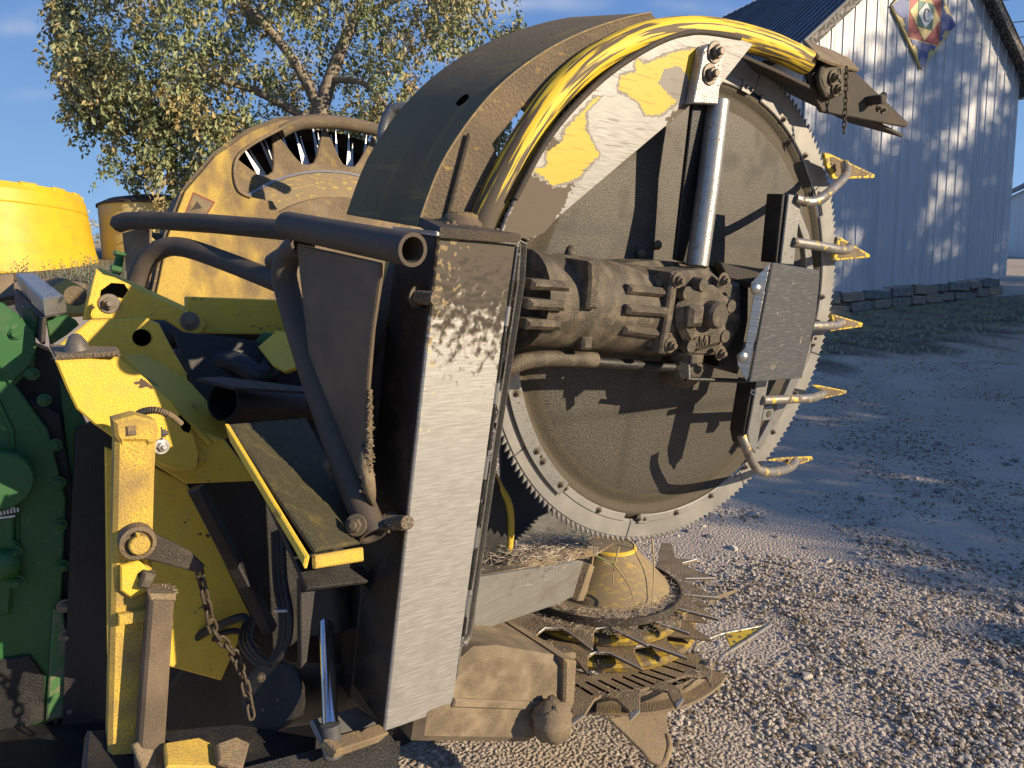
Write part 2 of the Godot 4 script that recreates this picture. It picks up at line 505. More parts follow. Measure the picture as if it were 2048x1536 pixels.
	M.hoop = mat(512, 0.0, [L(Color(0.76, 0.53, 0.03)), 0.6, 0.0], [
		{"s": 90, "f": 0.035, "o": 5, "sy": 3, "lo": 0.52, "hi": 0.62, "c": L(Color(0.11, 0.08, 0.045)), "r": 0.7},
		{"s": 91, "f": 0.035, "o": 5, "sy": 3, "lo": 0.55, "hi": 0.70, "c": L(Color(0.085, 0.065, 0.045)), "r": 0.75, "gv": -2.2, "g0": 0.36},
		{"s": 92, "f": 0.035, "o": 5, "sy": 3, "lo": 0.6, "hi": 0.75, "c": L(Color(0.14, 0.10, 0.05)), "r": 0.75, "gv": 2.2, "g0": -1.55}])
	M.hoop.uv1_scale = Vector3(1.0, 0.56, 1.0)
	M.yellow_grimy = mat(384, 0.4, [L(Color(0.045, 0.04, 0.02)), 0.75, 0.0], [
		{"s": 48, "f": 0.02, "o": 6, "lo": 0.6, "hi": 0.95, "c": L(Color(0.30, 0.21, 0.04)), "a": 0.6},
		{"s": 49, "f": 0.2, "o": 3, "lo": 0.62, "hi": 0.75, "c": L(Color(0.13, 0.10, 0.04))}], 1.5, 0.2)
	M.grime = mat(512, 0.4, [L(Color(0.05, 0.041, 0.029)), 0.6, 0.1], [
		{"s": 27, "f": 0.014, "lo": 0.4, "hi": 0.75, "c": L(Color(0.14, 0.113, 0.077)), "r": 0.8, "m": 0.0},
		{"s": 28, "f": 0.3, "o": 2, "lo": 0.66, "hi": 0.8, "c": L(Color(0.36, 0.29, 0.19)), "a": 0.8, "r": 0.8, "m": 0.0}], 3.0, 0.2)
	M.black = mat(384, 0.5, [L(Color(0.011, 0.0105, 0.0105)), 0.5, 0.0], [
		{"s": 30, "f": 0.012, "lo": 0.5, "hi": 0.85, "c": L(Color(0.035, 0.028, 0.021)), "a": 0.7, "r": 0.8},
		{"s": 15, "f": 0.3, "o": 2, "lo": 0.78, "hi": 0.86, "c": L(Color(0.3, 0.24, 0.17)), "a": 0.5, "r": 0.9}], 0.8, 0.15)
	M.dark_dust = mat(384, 0.5, [L(Color(0.036, 0.029, 0.022)), 0.75, 0.0], [
		{"s": 31, "f": 0.012, "lo": 0.4, "hi": 0.8, "c": L(Color(0.075, 0.056, 0.037)), "r": 0.9},
		{"s": 15, "f": 0.3, "o": 2, "lo": 0.76, "hi": 0.86, "c": L(Color(0.32, 0.26, 0.18)), "a": 0.6, "r": 0.9}], 1.2, 0.2)
	M.leg = mat(384, 0.5, [L(Color(0.10, 0.075, 0.05)), 0.85, 0.0], [
		{"s": 96, "f": 0.008, "o": 5, "lo": 0.3, "hi": 0.9, "c": L(Color(0.17, 0.125, 0.08)), "r": 0.9},
		{"s": 15, "f": 0.3, "o": 2, "lo": 0.76, "hi": 0.86, "c": L(Color(0.32, 0.26, 0.18)), "a": 0.6, "r": 0.9}], 1.0, 0.2)
	M.pipe = mat(384, 0.4, [L(Color(0.055, 0.043, 0.032)), 0.7, 0.0], [
		{"s": 103, "f": 0.008, "o": 6, "lo": 0.25, "hi": 0.95, "c": L(Color(0.115, 0.086, 0.058)), "r": 0.9},
		{"s": 15, "f": 0.3, "o": 2, "lo": 0.76, "hi": 0.86, "c": L(Color(0.32, 0.26, 0.18)), "a": 0.6, "r": 0.9}])
	M.green = mat(384, 0.5, [L(Color(0.016, 0.10, 0.022)), 0.5, 0.0], [
		{"s": 32, "f": 0.014, "lo": 0.5, "hi": 0.85, "c": L(Color(0.04, 0.11, 0.035)), "r": 0.7},
		{"s": 33, "f": 0.03, "o": 5, "lo": 0.72, "hi": 0.8, "c": L(Color(0.20, 0.17, 0.11)), "a": 0.5, "r": 0.9}])
	M.green_dusty = mat(384, 0.4, [L(Color(0.05, 0.14, 0.04)), 0.6, 0.0], [
		{"s": 34, "f": 0.02, "o": 5, "lo": 0.48, "hi": 0.6, "c": L(Color(0.19, 0.155, 0.10)), "a": 0.8, "r": 0.95}], 1.5, 0.2)
	M.chrome = plain(L(Color(0.62, 0.62, 0.62)), 0.13, 1.0)
	M.bright = plain(L(Color(0.75, 0.75, 0.74)), 0.45, 0.3)
	M.worn_steel = mat(384, 0.3, [L(Color(0.34, 0.335, 0.32)), 0.38, 0.65], [
		{"s": 35, "f": 0.02, "o": 4, "lo": 0.5, "hi": 0.85, "c": L(Color(0.25, 0.245, 0.23)), "r": 0.45},
		{"s": 36, "f": 0.03, "o": 5, "lo": 0.82, "hi": 0.86, "c": dust2, "r": 0.9, "m": 0.0}], 0.8, 0.12)
	M.point_edge = mat(256, 0.2, [L(Color(0.66, 0.46, 0.04)), 0.5, 0.0], [{"s": 99, "f": 0.03, "o": 5, "lo": 0.55, "hi": 0.62, "c": L(Color(0.16, 0.13, 0.09)), "r": 0.7}])
	M.finger = mat(384, 0.35, [L(Color(0.30, 0.28, 0.255)), 0.42, 0.6], [
		{"s": 37, "f": 0.02, "o": 5, "lo": 0.72, "hi": 0.74, "c": yel, "r": 0.5, "m": 0.0},
		{"s": 38, "f": 0.02, "o": 5, "lo": 0.62, "hi": 0.68, "c": L(Color(0.10, 0.08, 0.06)), "r": 0.7, "m": 0.0}], 1.0, 0.15)
	M.bolt = mat(256, 0.05, [L(Color(0.20, 0.18, 0.155)), 0.5, 0.6], [{"s": 39, "f": 0.03, "lo": 0.5, "hi": 0.7, "c": dust2, "r": 0.9, "m": 0.0}])
	M.bolt_dirty = mat(256, 0.06, [L(Color(0.075, 0.06, 0.042)), 0.7, 0.1], [{"s": 39, "f": 0.03, "lo": 0.5, "hi": 0.7, "c": dust, "r": 0.9, "m": 0.0}], 2.0, 0.15)
	M.bolt_bright = plain(L(Color(0.5, 0.49, 0.46)), 0.35, 0.9)
	M.chain = mat(256, 0.08, [L(Color(0.07, 0.055, 0.04)), 0.65, 0.4], [{"s": 40, "f": 0.03, "lo": 0.5, "hi": 0.7, "c": dust2, "r": 0.9, "m": 0.0}], 1.0, 0.15)
	M.mud = mat(384, 0.3, [L(Color(0.13, 0.10, 0.063)), 0.95, 0.0], [
		{"s": 41, "f": 0.01, "o": 6, "lo": 0.2, "hi": 0.9, "c": L(Color(0.26, 0.20, 0.128))},
		{"s": 42, "f": 0.3, "o": 2, "lo": 0.66, "hi": 0.8, "c": L(Color(0.42, 0.34, 0.23)), "a": 0.8}], 2.5, 0.2)
	M.straw = plain(Color.WHITE, 0.85)
	M.straw.vertex_color_use_as_albedo = true
	M.stalk = plain(L(Color(0.34, 0.25, 0.12)), 0.8)
	M.stalk_green = plain(L(Color(0.16, 0.20, 0.05)), 0.7)
	M.siding = mat(384, 1.6, [L(Color(0.52, 0.53, 0.55)), 0.45, 0.0], [
		{"s": 43, "f": 0.02, "o": 4, "sy": 16, "lo": 0.45, "hi": 0.8, "c": L(Color(0.44, 0.44, 0.44)), "a": 0.6, "r": 0.6}])
	M.roof = mat(384, 1.6, [L(Color(0.10, 0.105, 0.115)), 0.5, 0.2], [
		{"s": 45, "f": 0.015, "o": 5, "lo": 0.4, "hi": 0.8, "c": L(Color(0.17, 0.16, 0.155)), "r": 0.65}])
	M.trim = mat(256, 0.8, [L(Color(0.06, 0.055, 0.05)), 0.8, 0.0], [{"s": 46, "f": 0.03, "o": 5, "lo": 0.45, "hi": 0.7, "c": L(Color(0.22, 0.20, 0.18))}])
	for i in 3:
		M["stone%d" % i] = mat(256, 0.9, [L([Color(0.20, 0.18, 0.16), Color(0.27, 0.22, 0.17), Color(0.15, 0.145, 0.14)][i]), 0.9, 0.0], [
			{"s": 50 + i, "f": 0.03, "o": 5, "lo": 0.4, "hi": 0.7, "c": L([Color(0.30, 0.27, 0.23), Color(0.36, 0.29, 0.2), Color(0.23, 0.22, 0.2)][i])}], 3.0, 0.08)
	M.mortar = mat(256, 0.7, [L(Color(0.10, 0.095, 0.085)), 0.95, 0.0], [{"s": 54, "f": 0.05, "lo": 0.4, "hi": 0.7, "c": L(Color(0.16, 0.15, 0.13))}], 3.0, 0.15)
	M.tank = mat(384, 2.5, [L(Color(0.60, 0.41, 0.025)), 0.45, 0.0], [
		{"s": 55, "f": 0.01, "o": 4, "lo": 0.45, "hi": 0.85, "c": L(Color(0.52, 0.34, 0.025)), "r": 0.5},
		{"s": 56, "f": 0.05, "o": 4, "sy": 8, "lo": 0.72, "hi": 0.85, "c": L(Color(0.40, 0.28, 0.08)), "a": 0.5}], 0.4, 0.05, {"spec": 0.4})
	M.tank_pale = mat(256, 2.0, [L(Color(0.55, 0.45, 0.16)), 0.6, 0.0], [{"s": 57, "f": 0.02, "o": 4, "sy": 8, "lo": 0.4, "hi": 0.8, "c": L(Color(0.50, 0.44, 0.26))}])
	M.gravel = mat(1024, 1.9, [L(Color(0.47, 0.395, 0.305)), 0.95, 0.0], [
		{"s": 60, "f": 0.003, "o": 4, "lo": 0.3, "hi": 0.8, "c": L(Color(0.53, 0.44, 0.33))},
		{"s": 61, "f": 0.10, "o": 3, "lo": 0.52, "hi": 0.74, "c": L(Color(0.31, 0.27, 0.22)), "a": 0.85},
		{"s": 62, "f": 0.16, "o": 2, "lo": 0.62, "hi": 0.75, "c": L(Color(0.62, 0.55, 0.45)), "a": 0.8}], 3.6, 0.2, {"world": true, "spec": 0.3})
	M.soil = mat(384, 3.0, [L(Color(0.16, 0.13, 0.095)), 0.95, 0.0], [
		{"s": 63, "f": 0.02, "o": 5, "lo": 0.45, "hi": 0.75, "c": L(Color(0.085, 0.09, 0.045))},
		{"s": 64, "f": 0.08, "o": 4, "lo": 0.6, "hi": 0.8, "c": L(Color(0.26, 0.2, 0.13)), "a": 0.7}], 4.0, 0.1, {"world": true})
	M.soil_fade = M.soil.duplicate()
	M.soil_fade.vertex_color_use_as_albedo = true
	M.soil_fade.transparency = BaseMaterial3D.TRANSPARENCY_ALPHA
	M.bark = mat(256, 0.8, [L(Color(0.20, 0.165, 0.125)), 0.95, 0.0], [{"s": 65, "f": 0.05, "o": 4, "sy": 4, "lo": 0.4, "hi": 0.7, "c": L(Color(0.36, 0.31, 0.24))}], 4.0, 0.08, {"bsy": 4})
	M.leaf = plain(Color.WHITE, 0.55)
	M.leaf.vertex_color_use_as_albedo = true
	M.leaf.backlight = Color(0.25, 0.25, 0.15)
	M.pebble = mat(256, 0.05, [L(Color(0.45, 0.395, 0.325)), 0.95, 0.0], [{"s": 66, "f": 0.03, "o": 4, "lo": 0.4, "hi": 0.7, "c": L(Color(0.55, 0.49, 0.41))}], 1.5, 0.1)
	M.pebble.vertex_color_use_as_albedo = true
	M.wire = plain(Color(0.05, 0.05, 0.05), 0.6)
	M.hole = plain(Color(0.02, 0.02, 0.02), 1.0)
	M.hole.metallic_specular = 0.0
	M.faded_red = plain(L(Color(0.20, 0.055, 0.035)), 0.8)
	M.red = plain(L(Color(0.30, 0.022, 0.025)), 0.55)
	M.blue = plain(L(Color(0.03, 0.07, 0.24)), 0.55)
	M.cream = plain(L(Color(0.58, 0.45, 0.17)), 0.55)
	M.teal = plain(L(Color(0.02, 0.13, 0.10)), 0.55)
	M.sign_white = plain(L(Color(0.68, 0.68, 0.66)), 0.55)
	M.letter = plain(L(Color(0.02, 0.02, 0.03)), 0.6)

func make_parts() -> void:
	# hex bolt with washer and stud, one unit across the corners from the centre
	var b := lathe(PackedVector2Array([Vector2(1.75, 0), Vector2(1.75, 0.2), Vector2(1.65, 0.28), Vector2(0.9, 0.28)]), 18)
	var hex := circle(Vector2.ZERO, 1.12, 6)
	plate(hex, 0.28, 1.15, 0.12, b)
	lathe(PackedVector2Array([Vector2(0.62, 1.0), Vector2(0.62, 1.7), Vector2(0.5, 1.8), Vector2(0.0, 1.8)]), 12, 0, TAU, false, b)
	bolt_mesh = b.mesh()
	stud_mesh = lathe(PackedVector2Array([Vector2(1.2, 0), Vector2(1.2, 0.25), Vector2(0.95, 0.65), Vector2(0.4, 0.9), Vector2(0, 0.95)]), 16, 0, TAU, true).mesh()
	# chain link: unit inner length along y
	var loop := []
	for i in 21:
		var a := TAU * i / 20.0
		loop.append(Vector3(cos(a) * 0.42, sin(a) * 0.42 + (0.42 if sin(a) > 0.001 else -0.42 if sin(a) < -0.001 else 0.0), 0))
	link_mesh = tube(loop, 0.17, 8).mesh()
	for k in 6:
		var m := MB.new()
		var s := SphereMesh.new()
		s.radius = 1; s.height = 2; s.radial_segments = 7; s.rings = 3
		var a := s.get_mesh_arrays()
		var w := PackedVector3Array()
		var r := RandomNumberGenerator.new()
		r.seed = 700 + k
		var seen := {}
		for p in a[Mesh.ARRAY_VERTEX]:
			var key := Vector3i((p * 100.0).round())
			if not seen.has(key): seen[key] = Vector3(p.x * r.randf_range(0.85, 1.2), clampf(p.y * 0.75, -0.5, 0.42) * r.randf_range(0.8, 1.1), p.z * r.randf_range(0.65, 0.95)) + Vector3(r.randf_range(-0.14, 0.14), r.randf_range(-0.08, 0.08), r.randf_range(-0.14, 0.14))
			w.append(seen[key])
		var ix: PackedInt32Array = a[Mesh.ARRAY_INDEX]
		for i in range(0, ix.size(), 3):
			if (w[ix[i + 1]] - w[ix[i]]).cross(w[ix[i + 2]] - w[ix[i]]).length() > 1e-6:
				m.flat(w[ix[i]], w[ix[i + 1]], w[ix[i + 2]], Vector3.ZERO)
		rocks.append(m.mesh())

func hexes(parent: Node, frame: Transform3D, spots: Array, dir: Vector3, size: float, mt: Material) -> void:
	for s in spots:
		bolt(parent, frame * aim(s, dir, size, s.x * 37.0), mt)

func chain(called: String, label: String, pts: Array, link: float, twist := 0.0, group := "") -> void:
	var t := thing(called, label, "chain", pts[0], group)
	var p := spline(pts, 10)
	var step := link * 1.32
	var left := 0.0
	var k := 0
	for i in p.size() - 1:
		var d: Vector3 = p[i + 1] - p[i]
		var l := d.length()
		while left < l:
			var y := d / l
			var x := aim(Vector3.ZERO, y).basis
			var b := Basis(x.x, y, x.x.cross(y)).rotated(y, twist + k * PI / 2 + rng.randf_range(-0.25, 0.25))
			part("link", link_mesh, M.chain, t, Transform3D(b.scaled(Vector3.ONE * link), p[i] + y * left))
			k += 1
			left += step
		left -= l

# ---------------------------------------------------------------- the place
func ground_y(x: float, z: float) -> float:
	var d := -z - 3.9
	var s := 0.9 * log(1.0 + exp(clampf(d / 0.9, -20, 20))) if d < 15 else d
	var y := 0.152 * s
	if s > 16.0: y = 0.152 * 16.0 + (s - 16.0) * 0.11
	if s > 40.0: y -= (s - 40.0) * 0.09
	y += 0.62 * smoothstep(-3.5, -8.0, x) * smoothstep(-9.0, -13.5, z)
	return y

func make_sky() -> ImageTexture:
	var w := 1024
	var h := 512
	var im := Image.create(w, h, false, Image.FORMAT_RGBF)
	var z := FastNoiseLite.new()
	z.seed = 5; z.frequency = 1.0; z.fractal_octaves = 5
	for j in h:
		var el := PI / 2 - PI * (j + 0.5) / h
		var up := sin(el)
		var c: Color
		if up >= 0.0:
			var k := pow(1.0 - up, 3.0)
			c = Color(0.080, 0.20, 0.56).lerp(Color(0.38, 0.66, 0.98), k)
		else:
			c = Color(0.22, 0.20, 0.17)
		for i in w:
			var az := TAU * (i + 0.5) / w
			var q := c
			if up > 0.02:
				var d := Vector3(sin(az) * cos(el), up, cos(az) * cos(el))
				var p := Vector2(d.x, d.z) / (up + 0.25)
				var n := z.get_noise_2d(p.x * 1.1 + 3.0, p.y * 4.5) * 0.6 + z.get_noise_2d(p.x * 4.0, p.y * 9.0 + 7.0) * 0.35
				var cl := smoothstep(0.10, 0.55, n) * smoothstep(0.02, 0.2, up)
				q = c.lerp(Color(0.74, 0.78, 0.84), cl * 0.5)
			im.set_pixel(i, j, q)
	return ImageTexture.create_from_image(im)

func sprig(sd: int, droop: float, leaf: float, count: int, length: float) -> MB:
	var r := RandomNumberGenerator.new()
	r.seed = sd
	var m := MB.new()
	for i in count:
		var at := Vector3(0, -droop * length * i / count, (1.0 - droop) * length * i / count) + Vector3(r.randf_range(-1, 1), r.randf_range(-1, 1), r.randf_range(-1, 1)) * length * 0.16
		var d := Vector3(r.randf_range(-1, 1), r.randf_range(-1.3, 0.1), r.randf_range(-1, 1)).normalized()
		var s := d.cross(Vector3(r.randf_range(-1, 1), r.randf_range(-1, 1), r.randf_range(-1, 1))).normalized()
		var l := leaf * r.randf_range(0.7, 1.25)
		var nn := d.cross(s)
		var a := at
		var b := at + d * l * 0.5 + s * l * 0.24
		var c := at + d * l
		var e := at + d * l * 0.5 - s * l * 0.24
		var n1 := (nn + s * 0.35).normalized()
		var n2 := (nn - s * 0.35).normalized()
		m.tri(a, b, c, n1, n1, n1)
		m.tri(a, c, e, n2, n2, n2)
	return m

func crown(parent: Node3D, clumps: Array, each: int, sp: MB, pal: Array, r: RandomNumberGenerator, called := "crown") -> void:
	var xs := []
	var cs := []
	for c in clumps:
		var at: Vector3 = c[0]
		var rad: Vector3 = c[1]
		var tone: Color = pal[r.randi() % pal.size()]
		for i in int(each * c[2]):
			var d := Vector3(r.randfn(), r.randfn(), r.randfn()) * 0.5
			if d.length() > 1.3: d = d.normalized() * 1.3
			var k := r.randf_range(0.75, 1.3)
			xs.append(Transform3D(Basis(Vector3.UP, r.randf() * TAU).rotated(Vector3.RIGHT, r.randf_range(-0.5, 0.5)).scaled(Vector3.ONE * k), at + d * rad))
			var q: Color = tone.lerp(pal[r.randi() % pal.size()], r.randf() * 0.7)
			cs.append(q * r.randf_range(0.75, 1.25))
	joined(called, sp, M.leaf, parent, xs, cs)

func limb(parent: Node3D, pts: Array, r0: float, r1: float, called := "limb") -> void:
	part(called, tube(spline(pts, 5), r0, 10, 0.0, r1), M.bark, parent)

func build_place() -> void:
	# ground: one sheet to the horizon, denser near
	var xs := []
	var zs := []
	for i in 76: xs.append(signf(i - 37.5) * pow(absf(i - 37.5) / 37.5, 2.4) * 130.0 + 0.8)
	for i in 80: zs.append(5.0 - pow(i / 79.0, 2.1) * 175.0)
	var g := MB.new()
	var soil := MB.new()
	var nz := FastNoiseLite.new()
	nz.seed = 3; nz.frequency = 0.8; nz.fractal_octaves = 4
	var hh := func(x: float, z: float) -> Vector3: return Vector3(x, ground_y(x, z) + nz.get_noise_2d(x, z) * 0.022, z)
	for i in 75:
		for j in 79:
			var a: Vector3 = hh.call(xs[i], zs[j])
			var b: Vector3 = hh.call(xs[i + 1], zs[j])
			var c: Vector3 = hh.call(xs[i + 1], zs[j + 1])
			var d: Vector3 = hh.call(xs[i], zs[j + 1])
			var n := (b - a).cross(d - a)
			n = n * signf(n.y)
			n = n.normalized()
			g.quad(a, b, c, d, n, n, n, n)
	for q in g.v:
		var k := nz.get_noise_2d(q.x * 0.28 + 20.0, q.z * 0.5) + 0.5 * nz.get_noise_2d(q.x * 1.1, q.z * 1.4 + 9.0)
		g.col.append(Color(1, 1, 1).lerp(Color(0.78, 0.76, 0.75), clampf(0.45 + k * 1.1, 0.0, 1.0)))
	g.use_tint = true
	M.gravel.vertex_color_use_as_albedo = true
	var ground: Node3D = part("gravel_yard", g, M.gravel, null)
	tag(ground, "grey tan gravel yard rising gently towards the barn", "gravel yard", "", "structure")
	# verge of rough grass in front of the barn
	for i in 92:
		for j in 12:
			var q := []
			for k in [[0, 0], [1, 0], [1, 1], [0, 1]]:
				var u: float = -3.0 + (i + k[0]) * 0.25
				var w: float = (j + k[1]) / 12.0
				var edge := 3.5 + nz.get_noise_2d(u * 0.35, 9.0) * 1.6 + nz.get_noise_2d(u * 1.7, 2.0) * 0.9 - maxf(0.0, u - 4.0) * 0.12
				var at: Vector3 = GABLE * Vector3(u, 0, 0.1 + w * edge)
				q.append(hh.call(at.x, at.z) + Vector3(0, 0.03 * (1.0 - w) + 0.012, 0))
			var n: Vector3 = (q[1] - q[0]).cross(q[3] - q[0])
			n = (n * signf(n.y)).normalized()
			soil.quad(q[0], q[1], q[2], q[3], n, n, n, n, Vector2(0, j / 12.0), Vector2(0, j / 12.0), Vector2(0, (j + 1) / 12.0), Vector2(0, (j + 1) / 12.0))
	for t in soil.t.size():
		var at: Vector3 = soil.v[t]
		soil.col.append(Color(1, 1, 1, 1.0 - smoothstep(0.45, 0.95, soil.t[t].y + nz.get_noise_2d(at.x * 1.3, at.z * 1.3) * 0.5)))
	soil.use_tint = true
	var verge: Node3D = part("grass_verge", soil, M.soil_fade, null)
	tag(verge, "strip of thin grass and bare soil along the barn foundation", "verge", "", "structure")
	# bank of soil under the tanks
	var bank := MB.new()
	for i in 40:
		for j in 14:
			var q := []
			for k in [[0, 0], [1, 0], [1, 1], [0, 1]]:
				var x: float = -19.0 + (i + k[0]) * 0.4
				var z: float = -11.2 - (j + k[1]) * 0.9 + nz.get_noise_2d(x * 0.4, 3.0) * 1.2
				q.append(hh.call(x, z) + Vector3(0, 0.03, 0))
			var n: Vector3 = (q[1] - q[0]).cross(q[3] - q[0])
			n = (n * signf(n.y)).normalized()
			bank.quad(q[0], q[1], q[2], q[3], n, n, n, n)
	var bk: Node3D = part("earth_bank", bank, M.soil, null)
	tag(bk, "low bank of dry soil and fallen leaves under the yellow tanks", "bank", "", "structure")
	# loose stones
	var big := []
	rng.seed = 11
	for k in 4000:
		if big.size() >= 290: break
		var x := rng.randf_range(-0.6, 4.2)
		var z := rng.randf_range(-2.1, -6.5)
		if absf(x / -z) > 0.8 or (x < 0.55 and z > -3.6 and rng.randf() < 0.7): continue
		big.append([x, z, 0.010 + 0.024 * pow(rng.randf(), 2.6)])
	for b in big:
		var y := ground_y(b[0], b[1]) + nz.get_noise_2d(b[0], b[1]) * 0.022
		var x: Transform3D = Transform3D(Basis(Vector3(rng.randf_range(-0.3, 0.3), 1, rng.randf_range(-0.3, 0.3)).normalized(), rng.randf() * TAU).scaled(Vector3.ONE * float(b[2])), Vector3(b[0], y + b[2] * 0.35, b[1]))
		part("stone", rocks[rng.randi() % 6], [M.pebble, M.stone2, M.stone0][rng.randi() % 3], ground, x)
	var cols := [L(Color(0.85, 0.84, 0.83)), L(Color(1, 0.95, 0.87)), L(Color(0.62, 0.61, 0.61)), L(Color(0.85, 0.78, 0.69)), L(Color(0.95, 0.92, 0.88))]
	for v in 3:
		var px := []
		var pc := []
		for k in 42000:
			var z := -2.0 - 7.5 * pow(rng.randf(), 1.7)
			var x := rng.randf_range(-0.42, 0.80) * -z
			var s := 0.0032 + 0.0105 * pow(rng.randf(), 2.6)
			if nz.get_noise_2d(x * 0.6 + 40.0, z * 0.6) < -0.12 and rng.randf() < 0.7: s *= 0.5
			var y := ground_y(x, z) + nz.get_noise_2d(x, z) * 0.022
			px.append(Transform3D(Basis(Vector3(rng.randf_range(-0.5, 0.5), 1, rng.randf_range(-0.5, 0.5)).normalized(), rng.randf() * TAU).scaled(Vector3(s, s * 0.9, s)), Vector3(x, y + s * 0.4, z)))
			pc.append(cols[rng.randi() % 5])
		many("fine_gravel", rocks[v * 2], M.pebble, ground, px, pc)
	# grass
	var blade := MB.new()
	for i in 7:
		var a := TAU * i / 7.0
		var d := Vector3(cos(a), 0, sin(a))
		var s := Vector3(-sin(a), 0, cos(a)) * 0.005
		var b0 := d * 0.015
		var b1 := d * 0.035 + Vector3(0, 0.06, 0)
		var b2 := d * (0.07 + 0.01 * (i % 3)) + Vector3(0, 0.09 + 0.02 * (i % 2), 0)
		blade.quad(b0 - s, b0 + s, b1 + s * 0.7, b1 - s * 0.7, d, d, d, d)
		blade.tri(b1 - s * 0.7, b1 + s * 0.7, b2, d, d, d)
	var gx_ := []
	var gc := []
	for k in 16000:
		var u := rng.randf_range(-3.0, 20.0)
		var w := rng.randf() * rng.randf()
		var edge := 3.3 + nz.get_noise_2d(u * 0.35, 9.0) * 1.6 - maxf(0.0, u - 4.0) * 0.12
		var at: Vector3 = GABLE * Vector3(u, 0, 0.15 + w * edge * 1.2)
		if nz.get_noise_2d(u * 1.1, w * 3.0) < -0.05 and rng.randf() < 0.8: continue
		gx_.append(Transform3D(Basis(UP, rng.randf() * TAU).scaled(Vector3.ONE * rng.randf_range(0.25, 0.85)), hh.call(at.x, at.z) + Vector3(0, 0.02, 0)))
		gc.append(L(Color(0.05, 0.07, 0.022).lerp(Color(0.16, 0.135, 0.07), rng.randf())))
	var gr := many("verge_grass", blade, M.leaf, null, gx_, gc)
	tag(gr, "short green and yellowed grass tufts along the foot of the barn", "grass")
	build_barn()
	build_far_things()
	build_trees()

